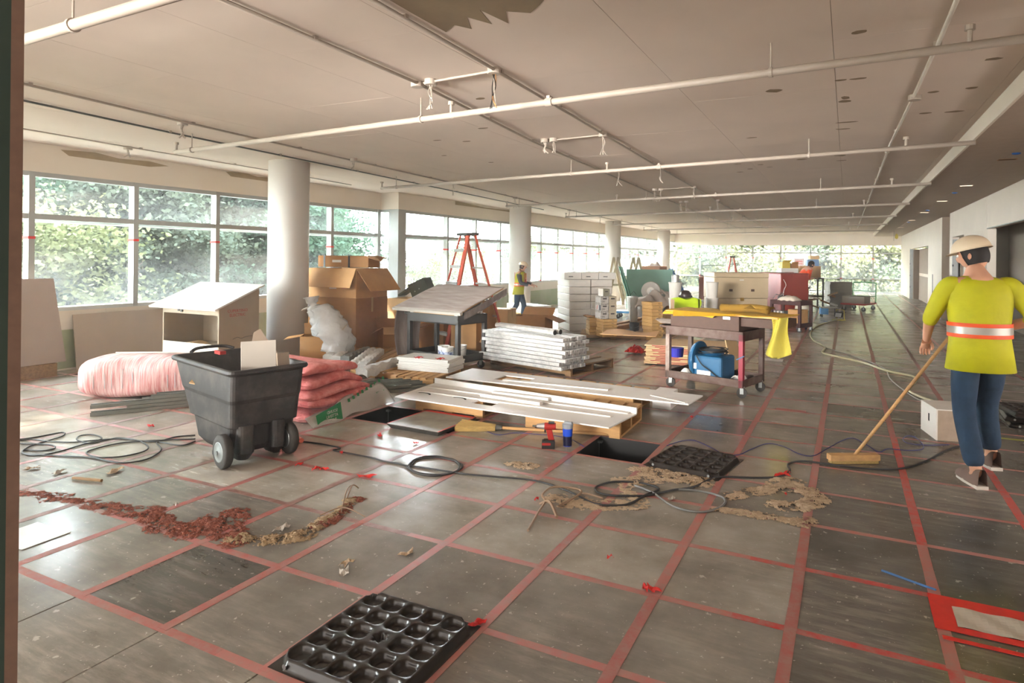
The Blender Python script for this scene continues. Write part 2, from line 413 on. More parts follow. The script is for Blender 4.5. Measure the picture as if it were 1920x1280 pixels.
# ---- lower soffit along the right
sof = struct('trim_1')
box('soffit_face', M_WALL, 1.175, 1.20, -3, 36.3, 2.888, ZC, sof)
yy = -3
while yy < 36.3:
    box('soffit_panel', M_SOF, 1.20, 1.74, yy, yy+2.437, 2.903, 2.925, sof)
    box('soffit_panel', M_SOF, 1.743, 4.2, yy, yy+2.437, 2.903, 2.925, sof); yy += 2.44
# ---- left window wall
wl = struct('wall_left')
box('window_header', M_WALL, XL-.25, XL, -3.0, YR, ZH, ZC+.02, wl)
y = -3.0
while y < YR:
    y1 = min(y+1.2, YR)
    MB().bx(0, .1, .001, y1-y-.001, 0, .26).obj('drywall_panel', M_WALL, wl, (XL-.1, y, .55))
    MB().bx(0, .097, .001, y1-y-.001, 0, .549).obj('moisture_board', M_GREEN, wl, (XL-.1, y, 0)); y = y1
box('wall_core', M_WALLD, XL-.25, XL-.1, -3, YR, -.4, ZS-.02, wl)
for a, b, c in ((4.9, 6.0, 2.93), (7.4, 8.3, 2.955)):      # joint compound smear under the ceiling
    MB().prism([(0, 0), (b-a, 0), (b-a+.3, .05), (b-a, .085), ((b-a)*.6, .06), ((b-a)*.3, .10), (-.1, .07)], 0, .002).obj('compound_smear', M_MUD, wl, (XL+.001, a, c), (PI/2, 0, PI/2))
box('floor_curb', M_WALL, XL, XL+.03, -3, YR, 0, .02, wl)
# ---- return wall between the two facades and second facade
wr = struct('wall_back_left')
box('window_header', M_WALL, XL-.25, X2, YR, YR+.25, ZH, ZC+.02, wr)
box('low_wall', M_WALL, XL-.25, X2, YR, YR+.25, -.4, ZS-.02, wr)
MB().bx(0, .28, 0, .28, 0, ZH).obj('corner_post', M_ALU, wr, (X2-.26, YR-.02, 0), bev=.006)
w2 = struct('wall_far_left')
box('window_header', M_WALL, X2-.25, X2, YR+.25, YF+.3, ZH, ZC+.02, w2)
y = YR+.25
while y < YF:
    y1 = min(y+1.2, YF)
    MB().bx(0, .1, .001, y1-y-.001, 0, .26).obj('drywall_panel', M_WALL, w2, (X2-.1, y, .55))
    MB().bx(0, .097, .001, y1-y-.001, 0, .549).obj('moisture_board', M_GREEN, w2, (X2-.1, y, 0)); y = y1
box('wall_core', M_WALLD, X2-.25, X2-.1, YR+.25, YF, -.4, ZS-.02, w2)
MB().prism([(0, 0), (3.2, .02), (3.2, .07), (1.5, .04), (0, .1)], 0, .002).obj('compound_smear', M_MUD, w2, (X2+.001, 13.5, 2.95), (PI/2, 0, PI/2))
# ---- windows
def window_y(name, X, y0, y1, mull, gap=True, shade=True):
    w = struct(name)
    for k, (z, hgt, dep) in enumerate(((ZS, .07, .20), (ZT, .07, .12), (ZH-.03, .06, .14))):
        box(('sill', 'transom', 'head_frame')[k], M_ALUL if k == 0 else M_ALU, X-dep-.01, X-.005, y0, y1, z-.03, z+hgt-.03, w)
    ys = sorted(mull)
    me = MB().bx(-.125, 0, -.032, .032, ZS, ZH).mesh('mullion', M_ALUL)
    mf = MB().bx(-.004, .004, -.035, .035, ZS, ZH).mesh('mullion_face', M_ALU)
    for k, y in enumerate(ys):
        m = link('mullion', me, w, (X, y, 0)); link('mullion_face', mf, m, (.001, 0, 0))
        if k < len(ys): MB().bx(-.13, .008, -.04, .04, 0, .035).obj('red_tape_band', M_REDT, w, (X, y, 1.80-random.uniform(0, .03)))
        if k % 3 == 1: MB().bx(-.05, .01, -.09, .05, 0, .03).obj('red_tape_band', M_REDT, w, (X, y, ZS+.03))
    e = [y0]+ys+[y1]
    for a, b in zip(e[:-1], e[1:]):
        if b-a < .1: continue
        for z0, z1 in ((ZS+.03, ZT-.03), (ZT+.03, ZH-.03)):
            MB().bx(-.004, .004, 0, b-a, 0, z1-z0).obj('pane', M_GLASS, w, (X-.10, a, z0))
    if shade:
        box('exterior_sunshade', M_ALUL, X-.62, X-.16, y0, y1, ZT-.05, ZT-.02, w)
    return w
window_y('window_1', XL, -3.0, YR-.02, [-.9, .45, 1.8, 3.15, 4.475, 5.81, 7.16, 8.48, 9.78])
window_y('window_3', X2, YR+.26, YF-.02, [13.2+1.333*k for k in range(18)])
MB().bx(-.05, .05, -.05, .05, ZS, ZH).obj('corner_mullion', M_ALU, bpy.data.objects['window_1'], (XL-.04, YR-.03, 0))
w = struct('window_2')
for z, h in ((ZS, .07), (ZT, .07), (ZH-.03, .06)): box('transom', M_ALU, XL, X2-.26, YR+.02, YR+.14, z-.03, z+h-.03, w)
for z0, z1 in ((ZS+.03, ZT-.03), (ZT+.03, ZH-.03)): box('pane', M_GLASS, XL, X2-.26, YR+.08, YR+.088, z0, z1, w)
w = struct('window_4')
fx = [-9.05, -7.67, -6.2, -4.74, -3.28, -1.78, -.3, 1.19, 2.68]
me = MB().bx(-.035, .035, 0, .12, 0, ZH).mesh('mullion', M_ALU)
for x in fx: link('mullion', me, w, (x, YF, 0))
for z in (.02, .70, 2.03, ZH-.2): box('transom', M_ALU, X2, 2.75, YF, YF+.12, z-.03, z+.03, w)
for a, b in zip(fx[:-1], fx[1:]):
    for z0, z1 in ((.05, .67), (.73, 2.0), (2.06, ZH-.23)): MB().bx(0, b-a-.07, -.004, .004, 0, z1-z0).obj('pane', M_GLASS, w, (a+.035, YF+.07, z0))
    for z in (.70, 1.72): MB().bx(-.05, .05, -.01, .13, 0, .05).obj('red_tape_band', M_REDT, w, (b, YF, z-(0 if z > 1 else .02)))
wb = struct('wall_back')
box('header', M_WALL, X2-.3, 6, YF-.02, YF+.3, ZH-.22, ZC+.03, wb)
# ---- right wall with its openings
wr = struct('wall_right')
T = .15
def wp(y0, y1, z0, z1, m=M_WALL, x=XR): 
    yy = y0
    while yy < y1-.01:
        ye = min(yy+2.4, y1); box('drywall_panel', m, x, x+T, yy+.0008, ye-.0008, z0, z1, wr); yy = ye
wp(31.4, YF, 0, 2.91); wp(24.55, 31.4, 2.16, 2.91); wp(21.15, 24.55, 0, 2.91)
wp(14.75, 19.2, 2.26, 2.91); wp(19.2, 19.65, 0, 2.91); wp(14.7, 17.4, 0, 2.26); wp(-3, 14.7, 2.28, 2.91); wp(-3, 4.0, 0, 2.28)
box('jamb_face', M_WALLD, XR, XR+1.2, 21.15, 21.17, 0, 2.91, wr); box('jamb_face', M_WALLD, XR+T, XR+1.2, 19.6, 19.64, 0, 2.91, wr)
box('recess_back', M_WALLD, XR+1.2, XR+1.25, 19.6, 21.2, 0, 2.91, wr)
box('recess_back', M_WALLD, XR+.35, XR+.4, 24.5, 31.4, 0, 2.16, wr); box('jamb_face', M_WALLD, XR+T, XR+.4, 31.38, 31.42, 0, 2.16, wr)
for z in (1.02,): box('joint_band', M_WALL, XR+.345, XR+.35, 24.6, 31.3, z, z+.12, wr)
box('joint_band', M_WALL, XR+.344, XR+.349, 27.2, 27.5, 0, 2.1, wr)
for y in (17.4, 19.1, 31.3):
    box('steel_jamb', M_STEEL, XR-.005, XR+.12, y, y+.05, 0, 2.2, wr)
    for z in (.5, 1.0, 1.5): box('jamb_clip', M_BLACK, XR-.008, XR+.02, y-.03, y, z, z+.05, wr)
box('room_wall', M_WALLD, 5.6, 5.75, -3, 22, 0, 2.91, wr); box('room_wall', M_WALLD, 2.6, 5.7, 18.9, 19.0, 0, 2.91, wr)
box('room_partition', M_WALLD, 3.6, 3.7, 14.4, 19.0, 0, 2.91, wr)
box('wall_slot', M_DARK, XR-.004, XR+.01, 23.2, 23.35, .60, 1.22, wr)
box('header_trim', M_STEEL, XR-.01, XR+.02, 4.0, 14.7, 2.262, 2.28, wr)
wk = struct('wall_near')
box('drywall_panel', M_WALL, -10, 6, -3.2, -3.0, -.4, ZC+.03, wk)
box('drywall_panel', M_WALL, 5.75, 5.9, -3.2, 36.5, -.4, ZC+.03, wk)
# ---- door jamb at the left edge, close to the camera
dj = struct('door_1')
MB().bx(-.10, 0, -.10, .0, 0, ZC).obj('jamb_stud', mat('dark_green_frame', (52, 70, 62), .7), dj, (0, 0, 0))
MB().bx(0, .016, -.10, .0, 0, ZC).obj('jamb_board', mat('brown_board_edge', (134, 106, 92), .9, var=.2, scale=20), dj, (0, 0, 0))
dj.location = (-1.2895, .5665, 0); dj.rotation_euler = (0, 0, math.radians(66))
# ---- round columns
for k, (x, y) in enumerate(((-7.83, 7.03), (-8.12, 15.2), (-8.12, 22.75), (-8.12, 30.1))):
    MB().lathe([(.30, 0), (.30, ZC+.005)], 64).obj('column', M_COL, None, (x, y, 0), smooth=False, kind='structure')
for k_, o in enumerate([q for q in C.objects if q.name.startswith('column')]):
    if True:
        for p in o.data.polygons: p.use_smooth = abs(p.normal.z) < .5
        o['kind'] = 'structure'; o['label'] = 'round white plastered column, %s from the camera' % ('first', 'second', 'third', 'fourth')[k_]
# ---- pipes and conduits under the ceiling
def pipe(label, x0, y0, x1, y1, z, r, couplings, hang, heads):
    t = thing('sprinkler_pipe', label, 'pipe', (x0, y0, z), math.atan2(y1-y0, x1-x0), None)
    L = math.hypot(x1-x0, y1-y0)
    MB().cyl((0, 0, 0), (L, 0, 0), r, 16).obj('pipe_run', M_PIPE, t, smooth=True)
    for a in couplings: MB().cyl((a-.03, 0, 0), (a+.03, 0, 0), r*1.35, 16).box((a, 0, r*1.3), (.03, .05, .03)).obj('coupling', M_PIPE, t)
    for a in hang: MB().cyl((a, 0, r), (a, 0, ZC-z), .006, 6).lathe([(r+.008, -.012), (r+.008, .012)], 16, (a, 0, 0), 'X').obj('hanger', M_PIPE, t)
    for a in heads: MB().cyl((a, 0, 0), (a, 0, .09), .014, 10).cyl((a, 0, .09), (a, 0, .12), .028, 10).cyl((a, 0, -.01), (a+.06, 0, 0), .022, 8).obj('sprinkler_head', M_PIPE, t)
    return t
pipe('thick pale sprinkler pipe crossing the top left corner', -6.5, 2.05, -1.5, 1.9, 2.85, .031, [], [2.65], [])
pipe('long pale sprinkler pipe nearest the camera across the whole ceiling', -7.45, 4.95, 5.4, 3.92, 2.85, .026, [5.3], [.35, 3.95, 7.0], [0.02, 4.3, 8.1])
pipe('second sprinkler pipe back, over the tilt board and ladder', -7.75, 9.06, 1.19, 7.78, 2.85, .025, [5.5], [.4, 4.1, 7.4], [.02, 4.7, 8.4])
pipe('third sprinkler pipe back, ending over the second column', -7.5, 13.3, 1.19, 11.6, 2.85, .025, [5.3], [.4, 3.8, 7.2], [.02, 3.1, 8.3])
pipe('fourth sprinkler pipe back across the ceiling', -7.7, 17.3, 1.19, 15.4, 2.85, .025, [5.4], [.4, 3.8, 7.2], [.02, 4.6, 8.2])
pipe('fifth sprinkler pipe back across the ceiling', -7.8, 21.8, 1.19, 19.4, 2.85, .025, [5.4], [.4, 3.8, 7.2], [.02, 4.6, 8.2])
pipe('sixth sprinkler pipe back across the ceiling', -7.9, 26.0, 1.19, 23.6, 2.85, .025, [5.4], [.4, 3.8], [.02, 8.2])
pipe('farthest sprinkler pipe before the end window', -7.9, 30.4, 1.19, 28.2, 2.85, .025, [5.4], [.4, 3.8], [.02, 8.2])
def conduit(label, pts, r, m, step):
    t = thing('electrical_conduit', label, 'conduit', (pts[0][0], pts[0][1], ZC-.02), 0)
    q = [(x-pts[0][0], y-pts[0][1], 0) for x, y in pts]
    MB().tube(q, r, 10).obj('conduit_run', m, t, smooth=True)
    L = q[-1][1]; y = .8
    while y < L*.7:
        for a, b in zip(q[:-1], q[1:]):
            if a[1] <= y <= b[1]:
                x = a[0]+(b[0]-a[0])*(y-a[1])/(b[1]-a[1]); MB().box((x, y, .008), (r*3.4, .03, .025)).obj('clamp', M_PIPE, t)
        y += step
conduit('double pale conduit running under the ceiling left of centre', [(-3.15, 1.0), (-3.2, 4.17), (-3.49, 6.85), (-3.76, 12.1), (-4.07, 18.3), (-4.4, 30)], .013, M_PIPE, 1.25)
conduit('pale conduit from the brown bare patch to the end window', [(-2.36, 1.0), (-2.43, 4.14), (-2.53, 6.7), (-2.65, 9.6), (-2.88, 15.9), (-3.3, 30)], .013, M_PIPE, 1.2)
conduit('white conduit running along the right part of the ceiling', [(.53, 1.0), (.52, 4.7), (.5, 6.2), (.455, 8.57), (.44, 13), (.374, 30)], .014, mat('white_conduit', (222, 214, 204), .4), 1.5)
conduit('pale conduit nearer the windows with hanging whips', [(-6.2, .5), (-6.29, 2.79), (-6.47, 4.39), (-6.68, 7.15), (-6.87, 10.1), (-7.12, 13.03), (-7.64, 20), (-7.9, 30)], .012, M_PIPE, 1.6)
conduit('dark steel strut line between the two window side conduits', [(-6.9, .5), (-6.98, 3.1), (-7.19, 4.78), (-7.4, 7.57), (-7.75, 12.0), (-8.1, 16.6)], .011, M_STEELD, 1.7)
conduit('thin conduit closest to the window header', [(-8.5, 1.5), (-8.58, 3.81), (-8.7, 5.13), (-8.79, 7.42), (-9.0, 9.63)], .009, M_PIPE, 1.5)
for a, b, y, y2 in ((-3.15, -2.45, 4.19, 4.13), (-3.24, -2.55, 6.84, 6.77), (-3.32, -2.64, 9.65, 9.55), (-3.47, -2.73, 12.5, 12.3)):
    o = MB().tube([(0, 0, 0), (b-a, y2-y, 0)], .010, 8).obj('conduit_link', M_PIPE, None, (a, y, ZC-.02)); tag(o, 'short conduit joining the two central conduits, %s from the camera' % {4.19: 'first', 6.84: 'second', 9.65: 'third', 12.5: 'fourth'}[y], 'conduit', 'short conduits joining the two central runs')
def jbox(x, y, wires, label, drop=.22, group='junction boxes hanging wires under the ceiling'):
    t = thing('junction_box', label, 'junction box', (x, y, ZC), 0, group)
    MB().lathe([(.052, 0), (.052, -.04), (.048, -.045)], 18).obj('box_body', M_PIPE, t)
    rnd = random.Random(int(x*100+y*10))
    for k in range(wires):
        a = rnd.uniform(0, 6.28); r = .03
        p = [(r*.4*math.cos(a), r*.4*math.sin(a), -.04), (rnd.uniform(-.02, .02), rnd.uniform(-.02, .02), -drop*.45), (rnd.uniform(-.02, .02), rnd.uniform(-.01, .01), -drop*.75), (rnd.uniform(-.05, .05), rnd.uniform(-.04, .04), -drop)]
        MB().tube(spline(p, 4), .004 if wires > 2 else .010, 5).obj('wire_whip', (M_CARDD if (wires == 5 and k < 2) else M_BLACK if (wires == 5 and k < 4) else M_PIPE), t)
for x, y, n, d, lb in ((-6.535, 4.42, 2, .18, 'junction box with a short grey whip on the window side conduit'), (-8.79, 5.18, 2, .14, 'junction box with a whip near the window header'), (-6.615, 7.12, 2, .16, 'junction box above the first column side, grey whip'), (-3.224, 4.2, 0, .1, 'closed round junction box beside the one with white twisted wires'),
        (-3.08, 4.19, 4, .24, 'junction box with twisted white wires near the first cross pipe'), (-2.448, 4.13, 5, .3, 'junction box with brown and black wires left of ceiling centre'), (-3.33, 6.84, 2, .17, 'junction box with a thin whip over the tilt board, left of its twin'),
        (-3.21, 6.84, 3, .17, 'junction box with a pointed whip, right of its twin'), (-2.55, 6.77, 4, .25, 'junction box with frayed white wires right of centre')):
    jbox(x, y, n, lb, d)
for x, y in ((-3.36, 9.65), (-2.64, 9.55), (-3.57, 12.5), (-3.45, 12.53), (-2.73, 12.3), (-3.72, 15.36), (-3.6, 15.4), (-2.81, 15.2), (-3.95, 18.3), (-2.95, 18.1), (-4.05, 21.3), (-3.05, 21), (-6.88, 10.1), (-7.15, 13.1), (-7.45, 17), (-7.6, 20)):
    _fj = globals().get('_fj', 0)+1; jbox(x, y, 3, 'small far junction box with thin wires on the %s, number %s' % (('left central conduit' if x < -3.3 and x > -5 else 'right central conduit' if x > -5 else 'window side conduit'), ('one','two','three','four','five','six','seven','eight','nine','ten','eleven','twelve','thirteen','fourteen','fifteen','sixteen')[_fj-1]), .26, 'far junction boxes')
jbox(.512, 6.26, 0, 'round junction box on the right white conduit')
# patches on the ceiling
def patch(x, y, sx, sy, label, m=M_PATCH, z=ZC, grp='small brown patches on the ceiling'):
    n = 10; rnd = random.Random(int(x*131+y*17))
    poly = [(sx/2*math.cos(2*PI*k/n)*rnd.uniform(.75, 1.1), sy/2*math.sin(2*PI*k/n)*rnd.uniform(.7, 1.15)) for k in range(n)]
    MB().prism(poly, -.0015, 0).obj('filler_patch', m, ceil, (x, y, z))
for x, y, sx, sy in ((.05, 4.4, .10, .07), (-.583, 5.63, .15, .12), (-.03, 6.12, .08, .12), (-.04, 6.25, .12, .10), (-.06, 5.51, .1, .05), (.066, 5.52, .14, .05), (.92, 5.36, .12, .06), (.914, 6.18, .1, .08), (.643, 6.2, .1, .07), (.9, 7.08, .18, .07),
        (.667, 7.05, .12, .07), (-.02, 7.2, .2, .06), (-.06, 7.55, .16, .06), (-1.03, 7.69, .14, .05), (-3.03, 4.87, .12, .07), (-3.69, 6.0, .14, .06), (-4.3, 6.6, .14, .06), (-4.6, 6.4, .12, .05), (-.6, 9.6, .15, .1), (-.1, 9.4, .16, .2), (-.1, 9.9, .16, .06),
        (-1.2, 9.9, .1, .06), (-1.5, 9.7, .12, .05), (-1.4, 10.3, .1, .08), (-1.6, 10.6, .12, .06), (-1.1, 10.2, .1, .05), (.3, 9.2, .2, .05), (.7, 9.1, .2, .05), (-4.9, 8.2, .1, .06), (-5.2, 7.4, .1, .05)):
    patch(x, y, sx, sy, '')
MB().prism([(-2.33, 2.1), (-2.345, 3.0), (-2.34, 3.34), (-2.22, 3.26), (-2.16, 3.36), (-2.08, 3.18), (-2.0, 3.34), (-1.95, 3.12), (-1.9, 3.37), (-1.82, 3.2), (-1.7, 3.28), (-1.6, 3.2), (-1.5, 3.1), (-1.5, 2.1)], -.002, 0).obj('bare_patch', M_PATCH, ceil, (0, 0, ZC))
# recessed slots and caps in the right soffit
M_GLOW = mat('lit_lamp_slot', (255, 226, 190), .5, emit=1.6, var=.02)
for k, y in enumerate((9.585, 12.6, 15.6, 19.0, 22.5, 27)):
    t = thing('soffit_light_slot', 'recessed rectangular light slot in the right soffit, number %s from the camera' % ('one', 'two', 'three', 'four', 'five', 'six')[k], 'light', (1.8, y, 2.903), 0, 'recessed slots in the right soffit')
    MB().bx(-.09, .09, -.045, .045, -.002, -.0005).obj('slot_opening', M_DARK if k == 0 else M_GLOW, t)
    MB().bx(-.10, .10, -.055, -.045, -.004, 0).bx(-.10, .10, .045, .055, -.004, 0).bx(-.1, -.09, -.045, .045, -.004, 0).bx(.09, .1, -.045, .045, -.004, 0).obj('slot_frame', M_CARDD if k == 0 else M_PIPE, t)
for k, y in enumerate((9.07, 13.78, 18.2, 23.5)):
    o = MB().lathe([(.045, 0), (.045, -.012), (.02, -.02)], 14).obj('blue_sprinkler_cap', mat('blue_cap', (24, 96, 178), .4), None, (1.79, y, 2.903))
    tag(o, 'blue protective cap in the right soffit, %s from the camera' % ('first', 'second', 'third', 'fourth')[k], 'cap', 'blue caps in the soffit')
o = thing('hanging_work_bulb', 'yellow caged work bulb hanging near the end window', 'lamp', (1.75, 30, 2.903))
MB().cyl((0, 0, 0), (0, 0, -.42), .006, 6).obj('cord', M_BLACK, o); MB().lathe([(.01, -.34), (.06, -.30), (.06, -.2), (.02, -.12)], 10, (.1, 0, 0)).obj('lamp_cage', mat('yellow_cage', (206, 186, 60), .5), o)

# ================================================================== OUTSIDE
M_GRASS = mat('outdoor_ground', (226, 220, 206), .9, var=.2, scale=.15, col2=(190, 190, 160))
g_ = MB().bx(-90, 60, -50, 120, -4.6, -4.5).obj('ground', M_GRASS, None, kind='structure')
def leaf_material(name, c1, c2):
    m = mat(name, c1, .9, col2=c2, scale=.8, fac=(.35, .65), spec=.03); n, l, b = add_nodes(m)
    tl = n.new('ShaderNodeBsdfTranslucent'); tl.inputs[0].default_value = srgb(*c1); mx = n.new('ShaderNodeMixShader'); mx.inputs[0].default_value = .3
    o = [x for x in n if x.type == 'OUTPUT_MATERIAL'][0]; l.new(b.outputs[0], mx.inputs[1]); l.new(tl.outputs[0], mx.inputs[2]); l.new(mx.outputs[0], o.inputs[0]); return m
ML = [leaf_material('leaf_grey_green', (52, 56, 44), (40, 46, 40)), leaf_material('leaf_yellow_green', (72, 74, 48), (56, 60, 42)), leaf_material('leaf_deep_green', (42, 56, 42), (34, 46, 38)), leaf_material('leaf_far_yellow', (134, 130, 92), (98, 102, 74)), leaf_material('leaf_far_grey', (108, 116, 94), (82, 92, 78))]  # far leaf tones lightened to paint in sunlight on the end trees
M_BARK = mat('bark', (104, 92, 82), .9, var=.3)
def foliage_mesh(seed, h, w, kind, n, m):
    r = random.Random(seed); v = []; f = []
    clumps = []
    if kind == 'conifer':
        for k in range(70):
            t = r.uniform(.12, 1); rad = w*(1-t)**.8*r.uniform(.3, 1); a = r.uniform(0, 6.28)
            clumps.append((rad*math.cos(a), rad*math.sin(a), h*t-.25*rad, .9*(1-t*.5), .9*(1-t*.5), .28))
    else:
        for k in range(44):
            a = r.uniform(0, 6.28); q = r.uniform(0, 1)**.5; t = r.uniform(.25, .97); rad = w*q*math.sin(PI*min(1, (t-.1)))
            clumps.append((rad*math.cos(a), rad*math.sin(a), h*t, 1., 1., .7))
    for i in range(n):
        c = r.choice(clumps); p = Vector((r.gauss(0, .55)*c[3], r.gauss(0, .55)*c[4], r.gauss(0, .5)*c[5]))+Vector(c[:3])
        s = r.uniform(.022, .052) if kind == 'conifer' or n > 50000 else r.uniform(.04, .09); a = Vector((r.uniform(-1, 1), r.uniform(-1, 1), r.uniform(-.6, .6))).normalized(); b = a.orthogonal().normalized()
        b = (b*math.cos(i)+a.cross(b)*math.sin(i)); o = len(v)
        v += [p-a*s*1.5, p+b*s, p+a*s*1.5, p-b*s]; f.append((o, o+1, o+2, o+3))
    me = bpy.data.meshes.new('foliage'); me.from_pydata(v, [], f); me.update(); me.materials.append(m); return me
FM = {}
for k in range(3):
    FM['c%d' % k] = foliage_mesh(10+k, 11.5, 3.2, 'conifer', 80000, ML[(0, 2, 0)[k]])
    FM['b%d' % k] = foliage_mesh(20+k, 8.0, 3.2, 'broad', 60000, ML[k])
FM['f0'] = foliage_mesh(31, 8.0, 3.4, 'broad', 26000, ML[3]); FM['f1'] = foliage_mesh(32, 8.0, 3.4, 'broad', 26000, ML[4])
def tree(key, x, y, s, label, rz):
    con = key[0] == 'c'
    t = thing('conifer_tree' if con else 'broadleaf_tree', label, 'tree', (x, y, -4.5), rz, 'trees outside the windows')
    t.scale = (s, s, s)
    link('foliage', FM[key], t, kind='stuff')
    MB().cyl((0, 0, 0), (0, 0, 10.5 if con else 5.5), .28, 10, .06).obj('trunk', M_BARK, t)
rt = random.Random(3)
tr = [('c0', -15.5, 3.2, 1.05), ('b1', -14.2, 5.6, .9), ('c1', -16.5, 6.6, 1.1), ('c2', -14.8, 8.9, 1.05), ('b0', -18.5, 9.6, 1.2), ('c0', -17.5, 12.2, 1.15), ('c1', -15.2, 13.6, 1.1), ('b2', -19.5, 15.5, 1.2), ('c2', -20.5, 18.6, 1.2), ('c0', -22, 4, 1.3), ('c1', -23, 9, 1.3), ('b0', -24, 14, 1.3), ('c0', -21, 20.5, 1.15), ('c2', -20, 0, 1.2), ('c1', -16, -.5, 1.1),
      ('b0', -15.5, 17.6, .62), ('b1', -14.4, 21.0, .78), ('b1', -15.8, 26, .75), ('b0', -17, 31, .8), ('b2', -22, 34, .85), ('b1', -15, 38, .8), ('b0', -19, 44, .9), ('b1', -26, 50, 1.), ('b0', -14, 47, .9), ('b2', -28, 28, .8), ('b0', -30, 36, .8)]
for k in range(15):
    x = -16+k*1.75; tr.append((('f0', 'f1', 'f0')[k % 3], x, 42.5+rt.uniform(-1.2, 2.5), 1.12+rt.uniform(-.1, .15)))
for k in range(9): tr.append((('f0', 'f1')[k % 2], -17+k*3.2, 49+rt.uniform(-1, 2), 1.5))
KL = {'c': ('tall drooping conifer outside the left windows', 'conifer outside the left windows'), 'b': ('', '')}
NW = ['first', 'second', 'third', 'fourth', 'fifth', 'sixth', 'seventh', 'eighth', 'ninth', 'tenth', 'eleventh', 'twelfth', 'thirteenth', 'fourteenth', 'fifteenth', 'sixteenth', 'seventeenth', 'eighteenth', 'nineteenth', 'twentieth', 'twenty first', 'twenty second', 'twenty third', 'twenty fourth']
cnt = {}
for key, x, y, s in tr:
    if key[0] == 'c': lb = 'tall grey green conifer outside the left windows'
    elif y > 40: lb = 'broad leafy tree on the bank beyond the end window'
    else: lb = 'rounded leafy tree outside the side windows'
    if y > 47.5: lb = 'big tree in the back row beyond the end window'
    cnt[lb] = cnt.get(lb, 0)+1; tree(key, x, y, s, lb+', '+NW[cnt[lb]-1]+' from the left', rt.uniform(0, 6))
for x, y, sx, sy, h in ((-34, 30, 12, 20, 4.2), (-36, 4, 8, 14, 4.0)):
    t = thing('low_building', 'pale low building with a hipped roof beyond the trees' if y > 20 else 'low building glimpsed between the conifer trunks', 'building', (x, y, -4.5))
    MB().bx(-sx/2, sx/2, -sy/2, sy/2, 0, h).obj('wall', mat('pale_stucco', (214, 200, 186), .8), t)
    MB().hexa([(-sx/2-.5, -sy/2-.5, h), (sx/2+.5, -sy/2-.5, h), (sx/2+.5, sy/2+.5, h), (-sx/2-.5, sy/2+.5, h)], [(-1, -sy/2+3, h+1.6), (1, -sy/2+3, h+1.6), (1, sy/2-3, h+1.6), (-1, sy/2-3, h+1.6)]).obj('roof', mat('tile_roof', (206, 172, 154), .8), t)

# ================================================================== OBJECTS
_c, _s = math.cos(ROLL), math.sin(ROLL); _cy, _sy = math.cos(YAW), math.sin(YAW)
def G(x, y, z=0.):
    """measured photo point -> place on the level plane at height z"""
    a = (x-PX)/F; b = -(y-PY)/F; u = a*_c+b*_s; v = -a*_s+b*_c
    d = (_cy*u-_sy, _sy*u+_cy, v); t = (z-HC)/d[2]; return (d[0]*t, d[1]*t)
def ang(p, q): return math.atan2(q[1]-p[1], q[0]-p[0])
def carton(name, label, p, rz, w, d, h, m=None, z=0., flaps=(), group=None, tape=True, cat='box', inner=True, marks=None):
    m = m or M_CARD; t = thing(name, label, cat, (p[0], p[1], z), rz, group)
    th = .006
    if flaps:
        b = MB()
        b.bx(0, w, 0, d, 0, th).bx(0, w, 0, th, th, h).bx(0, w, d-th, d, th, h).bx(0, th, th, d-th, th, h).bx(w-th, w, th, d-th, th, h)
        b.obj('body', m, t)
        for s, a in flaps:    # side, opening angle from upright (deg, outward)
            a = math.radians(a); L = d*.45 if s in 'FB' else w*.45
            if s == 'F': MB().bx(.004, w-.004, -.004, 0, 0, L).obj('flap', m, t, (0, 0, h), (a, 0, 0))
            if s == 'B': MB().bx(.004, w-.004, 0, .004, 0, L).obj('flap', m, t, (0, d, h), (-a, 0, 0))
            if s == 'L': MB().bx(-.004, 0, .004, d-.004, 0, L).obj('flap', m, t, (0, 0, h), (0, -a, 0))
            if s == 'R': MB().bx(0, .004, .004, d-.004, 0, L).obj('flap', m, t, (w, 0, h), (0, a, 0))
    else:
        MB().bx(0, w, 0, d, 0, h).obj('body', m, t, bev=.004)
        if tape:
            MB().bx(-.001, w+.001, d*.47, d*.53, h-.001, h+.001).bx(-.0012, -.0002, d*.47, d*.53, h*.75, h).bx(w+.0002, w+.0012, d*.47, d*.53, h*.75, h).obj('tape', M_TAPEP, t)
    for mk in (marks or []):  # (face, x0, x1, z0, z1, material)
        f, a0, a1, z0, z1, mm = mk
        if f == 'F': MB().bx(a0, a1, -.0015, -.0003, z0, z1).obj('printed_label', mm, t)
        else: MB().bx(-.0015, -.0003, a0, a1, z0, z1).obj('printed_label', mm, t)
    return t
def pallet(label, p, rz, L=1.2, Wd=1.0, m=None, n=7, name='wooden_pallet', h=.14):
    m = m or M_WOOD; t = thing(name, label, 'pallet', (p[0], p[1], 0), rz)
    for k in range(3): MB().bx(0, L, 0, .04, .02, h-.022).obj('stringer', m, t, (0, (Wd-.04)*k/2, 0), bev=.002)
    bw = L/n*.80
    for k in range(n): MB().bx(0, bw, 0, Wd, 0, .02).obj('deck_board', m, t, ((L-bw)*k/(n-1), random.uniform(-.005, .005), h-.021))
    for k in range(3): MB().bx(0, .1, 0, Wd, 0, .02).obj('bottom_board', m, t, ((L-.1)*k/2, 0, 0))
    return t
def caster(parent, x, y, r=.05, rz=0., m=None, name='caster'):
    c = MB().cyl((0, -.014, r), (0, .014, r), r, 18).obj(name, m or M_BLACK, parent, (x, y, 0), (0, 0, rz))
    MB().bx(-.02, .02, -.022, -.017, r*.8, r*2.2).bx(-.02, .02, .017, .022, r*.8, r*2.2).bx(-.03, .03, -.03, .03, r*2.2, r*2.35).cyl((0, -.025, r), (0, .025, r), .008, 8).obj('fork', M_STEEL, c)
    return c
